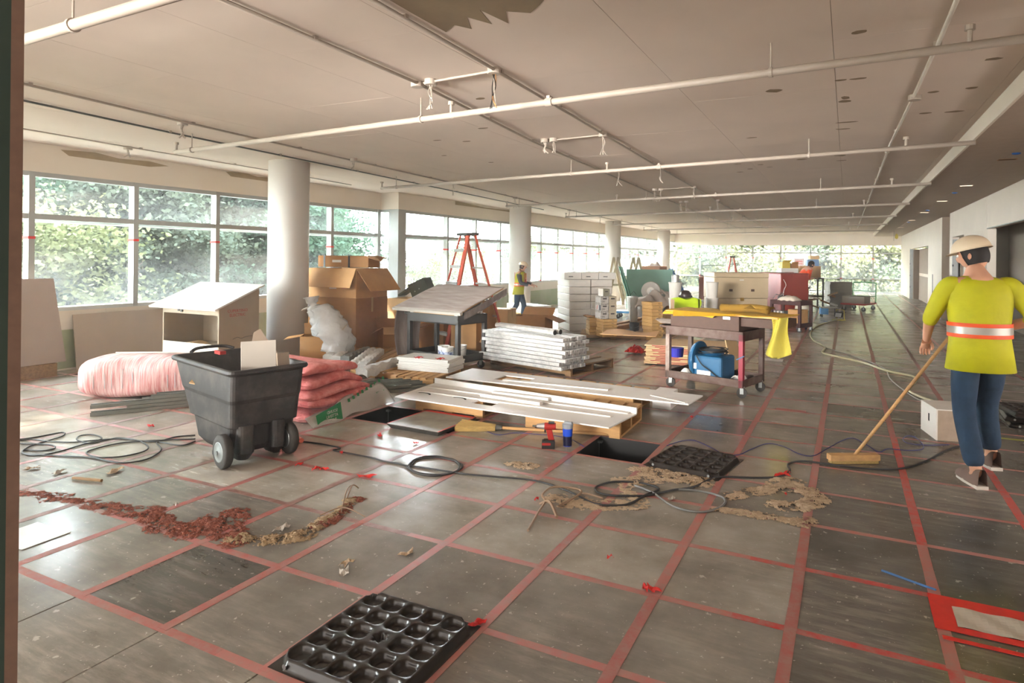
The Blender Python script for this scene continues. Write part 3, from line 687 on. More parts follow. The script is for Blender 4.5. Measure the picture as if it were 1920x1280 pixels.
# ---------------- inverted floor panels (dimpled undersides)
def dimple(u, v):
    x, y = (u-.5)*.6, (v-.5)*.6; ax, ay = abs(x), abs(y)
    e = min(.3-ax, .3-ay); c = (.6-.075-(ax+ay))*.7071
    top = .036*max(0, min(1, (min(e, c*1.3)-.008)/.022))
    if top < .035: return (x, y, .002+top)
    i, j = round(x/.107), round(y/.107)
    if abs(i) <= 2 and abs(j) <= 2:
        dx, dy = (x-i*.107)/.0475, (y-j*.107)/.0475; r = (abs(dx)**3.2+abs(dy)**3.2)**(1/3.2)
        if i == 0 and j == 0:
            a = math.atan2(dy, dx); r = math.hypot(dx, dy)/(.62+.12*math.cos(6*a))
        if r < 1: top -= .030*min(1, (1-r)/.22)+.004*(1-min(1, r*2))
        elif r < 1.25: top -= .003*(1.25-r)*4
    return (x, y, .002+top)
tray_mb = MB().grid(dimple, 120, 120)
M_TRAY = mat('glossy_black_steel_pan', (44, 37, 33), .28, .25, var=.35, scale=7, spec=.7)
tray_me = tray_mb.mesh('dimpled_pan', M_TRAY, True)
def tray(label, x, y, rz, z=0., tilt=0.):
    t = thing('upturned_floor_panel', label, 'floor panel', (x, y, z), rz, 'upturned dimpled floor panels'); t.rotation_euler[0] = tilt
    link('dimpled_pan', tray_me, t)
    MB().bx(-.3, .3, -.3, .3, 0, .0025).obj('flange', M_TRAY, t)
    MB().lathe([(.010, 0), (.010, .002)], 14, (-.22, -.2925, .02), 'Y').lathe([(.010, 0), (.010, .002)], 14, (.22, -.2925, .02), 'Y').obj('rivet', M_STEEL, t)
    return t
tray('black dimpled floor panel lying upside down at the bottom edge, nearest the camera', -1.716, 2.03, 0)
tray('black dimpled floor panel lying upside down beside the open floor bay, dusted with sawdust', -1.075, 4.965, math.radians(-9))
# stack of pans at the right edge
for k in range(3):
    tray('black floor panel at the right edge behind the walking worker, %s' % ('lowest of its stack', 'middle of its stack', 'on top of its stack')[k], 1.72, 7.75, math.radians((4, -3, 12)[k]), .055*k+(.001 if k else 0))
o = MB().bx(0, 1.1, 0, .05, 0, .0012).obj('green_edge_tape', mat('yellow_green_tape', (150, 152, 60), .5), None, (1.2, 6.93, .001), (0, 0, .05)); tag(o, 'yellow green tape strip on the floor before the black panels at right', 'tape')
# ---------------- lifted floor panel lying over the left bay
x, y = G(813, 800, .03)
t = thing('lifted_floor_panel', 'grey floor panel laid across the left open bay, red tape on its edges', 'floor panel', (-3.54, 4.90, .004), math.radians(-2))
MB().hexa([(-.27, -.27, .0), (.27, -.27, .0), (.27, .27, .0), (-.27, .27, .0)], [(-.3, -.3, .042), (.3, -.3, .042), (.3, .3, .042), (-.3, .3, .042)]).obj('panel_body', M_STEELD, t)
MB().bx(-.298, .298, -.298, .298, .042, .0455).obj('top_laminate', mat('pale_laminate', (158, 156, 140), .35, var=.3, scale=4, col2=(120, 112, 100)), t)
MB().bx(-.3, .3, .25, .30, .0456, .0465).bx(-.3, -.288, -.3, .3, .0456, .0465).bx(.285, .3, -.3, .3, .0456, .0465).obj('red_tape_edge', M_REDT, t)
# ---------------- tilt truck
t = thing('tilt_truck', 'black rubber debris cart on wheels standing front left of centre, filled with offcuts', 'cart', (-4.11, 3.18, 0), math.radians(165.1))
M_CART = mat('scuffed_black_rubber', (34, 30, 28), .5, var=.35, scale=5, bump=.12, bscale=18, col2=(80, 72, 66), fac=(.22, .55))
def ring(x0, x1, y0, y1, z, r, n=5):
    o = []
    for cx, cy, a0 in ((x1-r, y1-r, 0), (x0+r, y1-r, 90), (x0+r, y0+r, 180), (x1-r, y0+r, 270)):
        for k in range(n):
            a = math.radians(a0+90*k/(n-1)); o.append((cx+r*math.cos(a), cy+r*math.sin(a), z))
    return o
def loft(rings, capb=True, capt=False):
    b = MB(); n = len(rings[0])
    for r in rings: b.v += r
    for i in range(len(rings)-1):
        for k in range(n): b.f.append((i*n+k, i*n+(k+1) % n, (i+1)*n+(k+1) % n, (i+1)*n+k))
    if capb: b.f.append(tuple(range(n-1, -1, -1)))
    if capt: b.f.append(tuple(range((len(rings)-1)*n, len(rings)*n)))
    return b
R = [ring(.14, .66, -.50, -.07, .07, .05), ring(.10, .76, -.53, -.04, .12, .06), ring(.07, .82, -.545, -.03, .28, .06), ring(.05, .87, -.555, -.02, .285, .05), ring(.03, .98, -.565, -.012, .47, .05), ring(.02, 1.01, -.57, -.006, .50, .05),
     ring(.0, 1.13, -.58, .0, .69, .05), ring(-.03, 1.17, -.605, .025, .70, .06), ring(-.035, 1.175, -.61, .03, .715, .06), ring(-.025, 1.165, -.60, .02, .735, .05), ring(.0, 1.13, -.575, -.005, .735, .05), ring(.02, 1.10, -.56, -.02, .69, .05), ring(.08, .80, -.53, -.05, .3, .05), ring(.16, .66, -.48, -.10, .18, .05)]
loft(R, True, True).obj('tub', M_CART, t, smooth=False, bev=.006)
for y0, y1 in ((-.20, -.07), (-.44, -.33)):
    loft([ring(.06, .24, y0+.02, y1-.02, .035, .05), ring(.02, .28, y0, y1, .09, .05), ring(.02, .30, y0, y1, .3, .05)], True, True).obj('skid_foot', M_CART, t, bev=.005)
def bigwheel(y):
    w = MB().lathe([(.03, -.03), (.085, -.034), (.115, -.030), (.126, -.02), (.127, .02), (.115, .030), (.085, .034), (.03, .03)], 36, (0, 0, 0), 'Y').obj('wheel', M_RUB, t, (.09, y, .1275), smooth=True)
    MB().lathe([(.012, -.045), (.03, -.04), (.068, -.034), (.076, -.036), (.076, .036), (.068, .034), (.03, .04), (.012, .045)], 24, (0, 0, 0), 'Y').obj('hub', M_STEEL, w, smooth=True)
    MB().lathe([(.016, -.052), (.016, .052)], 6, (0, 0, 0), 'Y').obj('axle_nut', M_STEEL, w)
bigwheel(.018); bigwheel(-.49)
for y in (-.06, -.5): caster(t, .36, y, .05, .5, M_RUB)
MB().tube(spline([(1.1, -.12, .75), (1.16, -.2, .77), (1.16, -.4, .77), (1.1, -.48, .75)], 5), .014, 8).obj('handle', M_CART, t)
MB().box((.95, -.3, .745), (.12, .05, .03)).obj('red_latch', M_REDP, t)
def board(label, loc, size, rot, m, name='drywall_offcut', poly=None):
    b = MB().prism(poly, -size[2]/2, size[2]/2) if poly else MB().box((0, 0, 0), size)
    o = b.obj(name, m, None, loc, rot); tag(o, label, 'offcut'); return o
M_CORE = mat('gypsum_board_pale', (180, 172, 160), .8, var=.05); M_CORED = mat('gypsum_board_back', (134, 116, 98), .85, var=.1)
def cartp(x, y, z):
    a = math.radians(165.1); return (-4.11+math.cos(a)*x-math.sin(a)*y, 3.18+math.sin(a)*x+math.cos(a)*y, z)
board('white offcut of plasterboard standing upright in the debris cart', cartp(.30, -.34, .60), (.26, .60, .016), (math.radians(84), math.radians(0), math.radians(58)), M_CORE)
board('torn brown board with a pointed top, rearmost in the debris cart', cartp(.46, -.42, .62), (.3, .7, .014), (math.radians(80), 0, math.radians(48)), M_CORED, poly=[(-.17, -.36), (.16, -.36), (.17, .12), (.1, .2), (.0, .36), (-.05, .33)])
board('narrow brown board standing behind the white offcut at the right of the debris cart', cartp(.13, -.47, .56), (.1, .5, .016), (math.radians(82), 0, math.radians(75)), M_CORED)
board('crumpled piece of cardboard lying in the left of the debris cart', cartp(.70, -.15, .55), (.3, .2, .01), (.35, .25, .6), M_CARDP, name='cardboard_scrap')
board('broken plasterboard piece lying flat in the middle of the debris cart', cartp(.55, -.28, .47), (.42, .34, .014), (.15, -.2, .2), M_CORE)
# ---------------- pink insulation bundle, left
M_PINKW = mat('pink_insulation_wrapped', (204, 124, 120), .45, var=.2, scale=3.2, stretch=(16, 1, 1), col2=(232, 200, 194), bump=.5, bscale=8, fac=(.38, .62))
p = (-6.92, 4.70); rz = math.radians(33)
t = thing('insulation_bundle', 'pink insulation bundle shrink wrapped in streaky clear film, behind the debris cart', 'insulation', (p[0], p[1], 0), rz)
def pill(u, v):
    a = 2*PI*u; L = 1.0; x = (v-.5)*2
    e = (1-abs(x)**10)**.30 if abs(x) < 1 else 0
    e = max(e, .0); sx = math.copysign(abs(math.cos(a))**.5, math.cos(a)); sz = math.copysign(abs(math.sin(a))**.5, math.sin(a))
    w = 1+.03*math.sin(x*9+a*3)
    return (x*1.0, sx*.34*e*w, .225+sz*.222*e*w)
MB().grid(pill, 48, 56).obj('wrapped_batts', M_PINKW, t, smooth=True)
for k in range(16):
    x = -.8+k*.105+random.uniform(-.03, .03)
    MB().tube([(x+.05*math.sin(a*.5), math.copysign(abs(math.cos(a))**.62, math.cos(a))*.343, .215+math.copysign(abs(math.sin(a))**.62, math.sin(a))*.216) for a in [q*PI/10-.4 for q in range(13)]], .004, 4).obj('film_crease', M_FILM, t)
for k, (x, w) in enumerate(((-.25, .12), (.0, .16))): MB().box((x, -.12, .424), (w, .05, .002), rz=.2).obj('green_print', mat('green_print', (84, 128, 92), .5), t)
o = MB().cyl((0, 0, 0), (1.7, 0, .0), .011, 8).obj('white_rod', M_WHITE, None, (-7.55, 4.34, .462), (0, 0, math.radians(33))); tag(o, 'thin white rod lying along the top of the wrapped pink bundle', 'rod')
# ---------------- metal studs on the floor
M_STUD = mat('zinc_stud', (150, 154, 146), .45, .4, var=.18, scale=3, stretch=(1, 8, 8))
def stud(label, p, rz, L, z, roll=0, w=.09, h=.035, grp='steel studs lying on the floor'):
    b = MB().bx(0, L, 0, w, 0, .002).bx(0, L, 0, .002, 0, h).bx(0, L, w-.002, w, 0, h).bx(0, L, 0, .012, h-.002, h).bx(0, L, w-.012, w, h-.002, h)
    o = b.obj('metal_stud', M_STUD, None, (p[0], p[1], z), (roll, 0, rz)); tag(o, label, 'stud', grp); return o
a = (-6.67, 3.60); rz = math.radians(57)
for k in range(8):
    dx, dz, L0 = (k % 2)*-.10, (k//2)*.037, (0, .35, .3, .5, .0, .42, .5, .55)[k]
    stud('steel stud in the bundle before the pink insulation, %s layer up, %s' % (('first', 'second', 'third', 'fourth')[k//2], ('near side', 'far side')[k % 2]), (a[0]+math.cos(rz)*L0+math.sin(rz)*dx, a[1]+math.sin(rz)*L0-math.cos(rz)*dx), rz, 2.0-L0, .0012+dz, w=.088)
a = G(690, 747); rz = ang(a, G(765, 742))
for k in range(6):
    stud('short steel stud in the bundle by the wooden platform, number %s from the front' % ('one', 'two', 'three', 'four', 'five', 'six')[k], (a[0]-.12*(k % 3)-.3, a[1]+.105*(k % 3)), rz+.02*k, (.93, 1.1, 1.25)[k % 3]-(.2 if k > 2 else 0), .0012+(.04 if k > 2 else 0))
# ---------------- pink batts in an open bag
M_PINK = mat('pink_glass_wool', (208, 106, 104), .95, var=.28, scale=9, bump=.9, bscale=40, col2=(232, 152, 146))
t = thing('insulation_batts', 'loose pink insulation batts sagging out of an opened printed plastic bag', 'insulation', (-5.19, 4.83, 0), math.radians(4))
def batt(z, th, x0, x1, y0, y1, sag, seed):
    r = random.Random(seed); ph = r.uniform(0, 6)
    def f(u, v):
        a = 2*PI*u; t = (v-.5)*2; e = (1-abs(t)**6)**.3 if abs(t) < 1 else 0
        cx = math.copysign(abs(math.cos(a))**.35, math.cos(a)); cz = math.copysign(abs(math.sin(a))**.7, math.sin(a))
        xx = (x0+x1)/2+cx*(x1-x0)/2*(.9+.1*e)+.02*math.sin(t*5+ph); yy = (y0+y1)/2+t*(y1-y0)/2
        drop = sag*max(0, t-.25)**2*1.2
        zz = z+th/2+cz*th/2*e+.018*math.sin(t*4+ph)+.012*math.sin(xx*7+ph)-drop
        return (xx, yy, max(.004, zz))
    MB().grid(f, 40, 30).obj('batt', M_PINK, t, smooth=True)
batt(.0, .12, -.6, .6, -.52, .50, .0, 1); batt(.11, .11, -.6, .62, -.50, .52, .05, 2); batt(.20, .12, -.6, .60, -.50, .50, .10, 3); batt(.31, .12, -.6, .56, -.45, .36, .10, 4); batt(.40, .12, -.6, .52, -.42, .30, .10, 5)
MB().grid(lambda u, v: (.1*math.cos(2*PI*u)*math.sin(PI*v)-.3, .14*math.sin(2*PI*u)*math.sin(PI*v)-.36, .55+.07*math.cos(PI*v)), 16, 8).obj('batt_tuft', M_PINK, t, smooth=True)
M_BAG = mat('clear_bag_film', (226, 222, 214), .22, var=.12, scale=4, bump=.6, bscale=9, spec=.7, alpha=.62)
MB().sheet(lambda u, v: (.64+.03*math.sin(u*9)+.10*(1-v), -.62+u*1.25, .012+v*(.08+.17*u)*(1-.5*max(0,u-.85)/.15)+.01*math.sin(u*17)), 24, 8, .002).obj('bag_wall', M_BAG, t, smooth=True)
M_GRN = mat('green_bag_print', (42, 140, 84), .4, var=.1)
MB().sheet(lambda u, v: (.745-.03*v+.0, -.56+u*.34, .014+v*(.10+.06*u)), 6, 4, .002).obj('green_panel', M_GRN, t)
for k in range(9): MB().sheet(lambda u, v: (.668-.01*v, -.05+k*.07+u*.035, .13+.016*k+v*.03), 1, 1, .002).obj('green_dash', M_GRN, t)
text('SOUND\nATTENU\nBATTS', .042, M_WHITE, t, (.752, -.38, .075), (PI/2, 0, PI/2), True)
text('PINK', .07, M_GRN, t, (.705, .42, .13), (PI/2, 0, PI/2), True)
# ---------------- sloped top cabinet by the windows
t = thing('plan_desk_cabinet', 'grey painted plywood plan desk with a sloped white top before the left windows', 'desk', (-7.2, 5.38, 0), 0)
M_PLY = mat('grey_painted_ply', (168, 152, 130), .75, var=.1, scale=3)
def side(x0, x1): MB().add([(x0, 0, 0), (x0, .60, 0), (x0, .60, 1.16), (x0, 0, .92), (x1, 0, 0), (x1, .60, 0), (x1, .60, 1.16), (x1, 0, .92)], [(0, 1, 2, 3), (7, 6, 5, 4), (0, 4, 5, 1), (1, 5, 6, 2), (2, 6, 7, 3), (3, 7, 4, 0)]).obj('side_panel', M_PLY, t)
side(-.02, 0); side(-1.12, -1.10)
box('front_rail', M_PLY, -1.10, -.02, 0, .02, .82, .915, t); box('bottom_shelf', M_PLY, -1.10, -.02, 0, .58, .36, .38, t); box('front_lip', M_WHITE, -1.10, -.02, -.004, .016, .20, .44, t)
box('back_panel', M_PLY, -1.10, -.34, .575, .59, .1, 1.14, t)
sl = math.atan2(.24, .60)
MB().box((0, 0, 0), (1.32, .80, .02)).obj('sloped_top', M_WHITE, t, (-.60, .27, 1.045), (sl, 0, 0))
MB().box((0, 0, 0), (1.0, .6, .002)).obj('drawing_sheet', mat('plan_paper', (236, 234, 230), .6, var=.06), t, (-.66, .3, 1.072), (sl, 0, .05))
MB().bx(-.8, -.77, -.012, 0, .85, .89).bx(-.73, -.70, -.02, 0, .84, .9).obj('hasp', M_STEELD, t)
mred = mat('red_stencil', (176, 66, 60), .6)
text('CUPERTINO\nELECTRIC', .055, mred, t, (.0012, .27, .84), (PI/2, 0, PI/2))
MB().tube(spline([(0, .2, .5), (0, .27, .52), (0, .33, .5), (0, .4, .515), (0, .5, .52)], 4), .003, 4).obj('pencil_scribble', M_STEELD, t)
o = thing('water_bottle', 'blue tinted water cooler bottle standing behind the plan desk', 'bottle', (-7.95, 6.32, 0)); BT = mat('blue_pet', (120, 160, 214), .12, var=.1, alpha=.75)
MB().lathe([(.12, 0), (.135, .02), (.135, .12), (.125, .13), (.135, .14), (.135, .27), (.125, .28), (.135, .29), (.13, .36), (.04, .43), (.035, .48)], 24, (0, 0, .32)).obj('bottle_body', BT, o, smooth=True); MB().lathe([(.04, .78), (.04, .82)], 16).obj('cap', M_WHITE, o); MB().bx(-.16, .16, -.16, .16, 0, .32).obj('stand', M_PLY, o)
o = MB().sheet(lambda u, v: (u*.3, v*.2, .03*math.sin(u*4)), 6, 3, .004).obj('cardboard_scrap', M_CARDP, None, (-8.1, 5.5, .39), (0, 0, .3)); tag(o, 'folded cardboard scrap on the shelf of the plan desk', 'cardboard')
# boards against the left wall
o = MB().box((0, 1.2, .38), (.014, 2.4, .76), ry=0).obj('drywall_sheet', mat('taupe_board', (178, 162, 146), .8, var=.04), None, (-9.50, 4.95, 0), (0, math.radians(-8), 0)); tag(o, 'long taupe drywall sheet on edge leaning below the left windows', 'drywall sheet')
o = MB().prism([(-.8, .0), (.0, 0), (-.10, 1.1), (-.8, 1.1)], -.007, .007).obj('drywall_sheet', mat('mauve_board', (172, 154, 142), .8, var=.04), None, (-9.30, 4.72, .17), (math.radians(84), 0, math.radians(90))); tag(o, 'upright grey drywall sheet leaning on blocks at the left edge', 'drywall sheet')
o = MB().bx(-.15, .05, -.9, 0, 0, .168).obj('support_block', M_WOODD, None, (-9.31, 4.6, 0)); tag(o, 'wooden blocks under the upright drywall sheet at the left edge', 'block')
# ---------------- cartons by the first column
t = carton('shipping_carton', 'tall lower cardboard carton behind the first column, under another', (-6.98, 7.42), 0, .02, .02, .02) if False else None
def cart2(name, label, x0, x1, y0, y1, z0, z1, **k): return carton(name, label, (x0, y0), 0, x1-x0, y1-y0, z1-z0, z=z0, **k)
cart2('shipping_carton', 'large cardboard carton behind the first column, lower one of two', -8.0, -6.98, 7.60, 8.35, 0, .93, m=M_CARDD)
cart2('shipping_carton', 'large cardboard carton with drooping flaps on top of another behind the first column', -8.0, -6.99, 7.61, 8.35, .932, 1.40, flaps=(('F', 155), ('R', 140)), m=M_CARD, marks=[('F', .45, .60, .14, .20, M_WHITE), ('F', .72, .82, .15, .21, mat('pink_label', (222, 120, 132), .5))])
t = thing('wrapped_long_carton', 'long taped cardboard carton with black straps lying on the tall cartons', 'box', (-7.95, 7.75, 1.415), math.radians(4))
MB().bx(0, 1.02, 0, .3, 0, .19).obj('body', M_CARDD, t, bev=.01)
for x in (.12, .62): MB().bx(x, x+.035, -.004, .304, -.004, .194).obj('black_strap', M_BLACK, t)
MB().sheet(lambda u, v: (.98+.16*u, .3*v, .17-.03*u+.03*math.sin(v*9)), 4, 8, .006).obj('torn_end', M_CARDD, t)
MB().bx(.3, .48, -.003, 0, .08, .12).obj('printed_label', M_WHITE, t)
# white debris bag
t = thing('debris_bag', 'bulging white plastic sack tied at the neck, slumped against the cartons', 'bag', (-6.86, 6.95, 0), math.radians(20))
cl = spline([(.05, 0, .0), (.05, 0, .22), (.02, 0, .42), (-.07, 0, .58), (-.17, 0, .70), (-.27, 0, .78), (-.31, 0, .86), (-.33, 0, .97)], 6)
_rp = [.17, .235, .25, .235, .20, .11, .045, .11]
rad = []
for k in range(len(cl)):
    q = k/6; i_ = min(int(q), 6); f_ = q-i_; f_ = f_*f_*(3-2*f_); rad.append(_rp[i_]*(1-f_)+_rp[i_+1]*f_)
from mathutils import noise as _ns
_b = MB().tube(cl, rad, 40)
_b.v = [tuple(Vector(p)*(1+0*1)+Vector((1, 1, .3))*(.045*_ns.noise(Vector(p)*8)+.035*_ns.noise(Vector(p)*22))*(1 if 0 < p[2] else 0)) for p in _b.v]
_b.obj('sack', M_FILM, t, smooth=True); MB().tube([(-.40+.06*math.cos(a), .06*math.sin(a), .80+.03*math.cos(a)) for a in [k*PI/6 for k in range(12)]], .008, 6, True).obj('tie', M_WHITE, t)
for o in t.children: o.location = (.02, 0, .02)
carton('open_carton', 'small open cardboard carton in front of the first column, one flap up', (-7.05, 6.55), math.radians(38), .50, .36, .44, flaps=(('B', -8), ('L', 100), ('R', 40)), m=M_CARD)
a = G(718, 664); carton('open_carton', 'open cardboard carton with spread flaps left of the tilt board cart', a, math.radians(42), .52, .5, .44, flaps=(('F', 115), ('L', 118), ('B', 70), ('R', 60)), m=M_CARD)
a = G(672, 668); carton('open_carton', 'wide open carton between the white sack and the spread flap carton', (a[0]-.1, a[1]+.35), math.radians(20), .62, .5, .38, flaps=(('F', 20), ('R', 80)), m=M_CARDD)
cart2('storage_carton', 'pale tall carton behind the others, left under the dark metal box', -7.55, -7.05, 9.05, 9.6, 0, .84, flaps=(('F', 160), ('L', 110)), m=M_CARDP)
cart2('storage_carton', 'pale carton with a hanging front flap, centre under the dark metal box', -6.98, -6.3, 9.0, 9.6, .44, .86, flaps=(('F', 172), ('R', 120)), m=M_CARDP)
cart2('storage_carton', 'brown carton supporting the pale flapped carton', -7.0, -6.28, 8.98, 9.65, 0, .438, m=M_CARDD)
cart2('storage_carton', 'brown carton right of the pale flapped carton, behind the tilt board', -6.24, -5.7, 9.25, 9.8, 0, .84, m=M_CARD)
t = thing('dark_metal_box', 'dark green metal electrical box tilted on top of the cartons', 'metal box', (-6.95, 9.25, .93), math.radians(12)); M_DG = mat('dark_green_metal', (70, 78, 66), .5, .2, var=.1)
MB().box((0, 0, .11), (.34, .30, .26), ry=-.42).obj('enclosure', M_DG, t); MB().box((-.24, 0, .07), (.36, .32, .03), ry=-.60).obj('open_lid', M_DG, t)
MB().cyl((.02, -.16, .1), (.02, -.152, .1), .012, 8).cyl((-.06, -.16, .05), (-.06, -.152, .05), .012, 8).obj('knockout', M_STEEL, t)
o = MB().sheet(lambda u, v: (u*1.0, v*.5, .03*math.sin(u*14)*math.sin(v*9)), 20, 10, .006).obj('plastic_sheeting', M_FILM, None, (-6.7, 9.2, .90)); tag(o, 'crumpled clear plastic sheeting lying over the cartons behind the tilt board', 'plastic sheet')
# cartons right behind the ladder
for k, (px, py, rz, w, d, h, fl, mm, lb) in enumerate(((905, 668, 8, .5, .4, .34, (('F', 120),), M_CARD, 'open carton standing under the red ladder, flap down'), (945, 648, 12, .55, .45, .30, (('L', 100), ('F', 60)), M_CARD, 'low open carton right of the red ladder'),
        (962, 628, 6, .7, .5, .40, (('R', 110), ('B', 50)), M_CARDD, 'brown open carton behind the foam wrapped stack, nearest the hand cart'), (905, 640, 10, .5, .5, .62, (), M_CARDP, 'pale closed carton behind the tilt board cart'), (845, 668, 4, .46, .4, .62, (), M_CARD, 'carton seen between the legs of the tilt board cart'),
        (925, 612, 4, .5, .4, .3, (('F', 140), ('L', 120)), M_CARDP, 'farthest low carton behind the ladder with spread flaps'))):
    a = G(px, py); carton('open_carton' if fl else 'shipping_carton', lb, a, math.radians(rz), w, d, h, flaps=fl, m=mm)
# ---------------- rolling utility cart with tilt drawing board
ox, oy, rz = -4.82, 7.24, math.radians(169.4)
t = thing('utility_cart', 'black two shelf rolling cart carrying the tilted drawing board', 'cart', (ox, oy, 0), rz)
M_BC = mat('charcoal_resin', (62, 58, 54), .5, var=.25, scale=6)
def shelf(z, hgt, ext=0, m=None, tt=None, L=1.04, Dp=.60):
    b = MB().bx(0, L, -Dp, 0, z, z+.02)
    b.bx(0, L, -.025, 0, z, z+hgt).bx(0, L, -Dp, -Dp+.025, z, z+hgt).bx(0, .025, -Dp, 0, z, z+hgt).bx(L-.025, L, -Dp, 0, z, z+hgt)
    b.obj('shelf', m or M_BC, tt or t, bev=.004)
shelf(.13, .10); shelf(.66, .13)
for x in (0, .98):
    for y in (-.06, -.60): MB().bx(x, x+.06, y, y+.06, .14, .70).obj('leg', M_BC, t, bev=.005)
for x in (.06, .98):
    for y in (-.06, -.54): caster(t, x, y, .055, .4)
MB().tube(spline([(1.0, -.05, .75), (1.14, -.06, .77), (1.2, -.3, .77), (1.14, -.54, .77), (1.0, -.55, .75)], 6), .022, 10).obj('push_handle', M_BC, t, smooth=True)
t = thing('drawing_board', 'tilted drawing board under a grey drop cloth, resting on the black rolling cart', 'board', (ox, oy, .79), rz)
M_CLOTH = mat('grey_board_cover', (168, 156, 150), .8, var=.16, scale=2.2, stretch=(1, 6, 1), col2=(142, 128, 120))
MB().bx(.04, .96, -.54, -.5, 0, .26).obj('rear_prop', M_WHITE, t); MB().bx(.02, .96, -.1, .0, 0, .045).obj('apron', M_WOOD, t); MB().bx(.0, .06, -.02, .015, 0, .05).bx(.9, .96, -.02, .015, 0, .05).obj('bracket', M_WHITE, t)
sl = math.atan2(.30, .86)
MB().bx(-.14, 1.18, -.92, 0, 0, .018).obj('board_panel', M_WOOD, t, (0, .08, .05), (-sl, 0, 0))
MB().sheet(lambda u, v: (-.17+1.38*u, -.94*v, .022+.006*math.sin(u*21+v*3)*math.sin(v*8)), 30, 20, .003).obj('cover_cloth', M_CLOTH, t, (0, .095, .052), (-sl, 0, 0), smooth=True)
MB().bx(-.17, 1.21, -.0, .05, -.012, .026).obj('front_ledge', mat('aluminium_ledge', (196, 190, 180), .4, .3), t, (0, .09, .052), (-sl, 0, 0))
MB().sheet(lambda u, v: (1.19+.14*math.sin(v*1.6)-.16*v*v+.02*math.sin(u*9), .06-.62*u*(1-.3*v), .06+.24*u*(1-v)-.72*v), 14, 16, .003).obj('hanging_cloth', M_CLOTH, t, smooth=True)
MB().sheet(lambda u, v: (-.165-.02*math.sin(u*5), .06-.92*u, .06+.30*u-v*.10), 14, 4, .003).obj('side_cloth', M_CLOTH, t, smooth=True)
def bucket(label, x, y, z, r, h, m=None, lid=False, handle=True, band=None, group=None, name='bucket'):
    b = thing(name, label, 'bucket', (x, y, z), 0, group); m = m or M_WHITE
    prof = [(r*.86, 0), (r, h*.98), (r*1.04, h*.98), (r*1.04, h)]
    if not lid: prof += [(r*.96, h), (r*.84, .02)]
    MB().lathe(prof, 24).obj('pail', m, b, smooth=False)
    if lid: MB().lathe([(r*1.07, h), (r*1.07, h+.02), (r*.9, h+.024)], 24).obj('lid', m, b)
    if handle: MB().tube([(r*1.05*math.cos(a), -r*.9*abs(math.sin(a))*1.02, h*.82-.5*r*abs(math.sin(a))) for a in [PI*k/10 for k in range(11)]], .003, 5).obj('bail_handle', M_STEEL, b)
    if band: MB().lathe([(r*.965, h*.28), (r*.99, h*.62)], 24).obj('printed_label', band, b)
    return b
def uc(x, y, z=0): return (ox+math.cos(rz)*x-math.sin(rz)*y, oy+math.sin(rz)*x+math.cos(rz)*y, z)
BB = mat('white_blue_label', (188, 196, 212), .5, var=.3, scale=30, col2=(70, 90, 150), fac=(.42, .5))
for k, (x, y) in enumerate(((.48, -.2), (.34, -.14))): q = uc(x, y); bucket('white compound pail on the lower cart shelf, %s' % ('left one of two', 'right one of two')[k], q[0], q[1], .152, .085, .17, band=BB)
q = uc(.33, -.40); bucket('white pail behind the other two on the lower cart shelf', q[0], q[1], .152, .085, .17)
# ---------------- red step ladder
t = thing('step_ladder', 'orange red fibreglass step ladder standing open behind the tilt board', 'ladder', (-6.05, 9.35, 0), math.radians(-30))
M_LAD = mat('orange_fibreglass', (186, 72, 42), .5, var=.12)
def rail(p0, p1, name='side_rail', w=.075, th=.03, m=M_LAD):
    p0 = Vector(p0); p1 = Vector(p1); d = p1-p0; L = d.length; q = d.to_track_quat('Z', 'X')
    o = MB().bx(-th/2, th/2, -w/2, w/2, 0, L).obj(name, m, t, p0); o.rotation_mode = 'QUATERNION'; o.rotation_quaternion = q; return o
HL = 2.03
for s in (-1, 1):
    rail((s*.33, -.55, .03), (s*.15, -.06, HL-.04)); rail((s*.33, .62, .03), (s*.17, .06, HL-.04))
    MB().bx(-.05, .05, -.04, .04, 0, .05).obj('foot', M_BLACK, t, (s*.33, -.55, 0)); MB().bx(-.05, .05, -.04, .04, 0, .05).obj('foot', M_BLACK, t, (s*.33, .62, 0))
for k in range(6):
    z = .32+k*.285; f = z/HL; hw = .33-.18*f-.01; MB().bx(-hw, hw, -.045, .045, -.02, .0).bx(-hw, hw, -.045, -.03, -.05, 0).obj('tread', M_ALUL, t, (0, -.55+.49*f, z))
    if k in (0, 1, 2, 3, 4): MB().bx(-hw, hw, -.012, .012, -.03, .0).obj('rear_brace', M_ALUL, t, (0, .62-.56*f, z-.03))
MB().bx(-.20, .20, -.12, .13, -.05, 0).obj('top_cap', M_STEELD, t, (0, 0, HL), bev=.008)
for s in (-1, 1): MB().bx(-.004, .004, -.30, .30, 0, .02).obj('spreader', M_ALUL, t, (s*.25, .03, .95))
ORD = ['first', 'second', 'third', 'fourth', 'fifth', 'sixth', 'seventh', 'eighth', 'ninth', 'tenth', 'eleventh', 'twelfth', 'thirteenth', 'fourteenth']
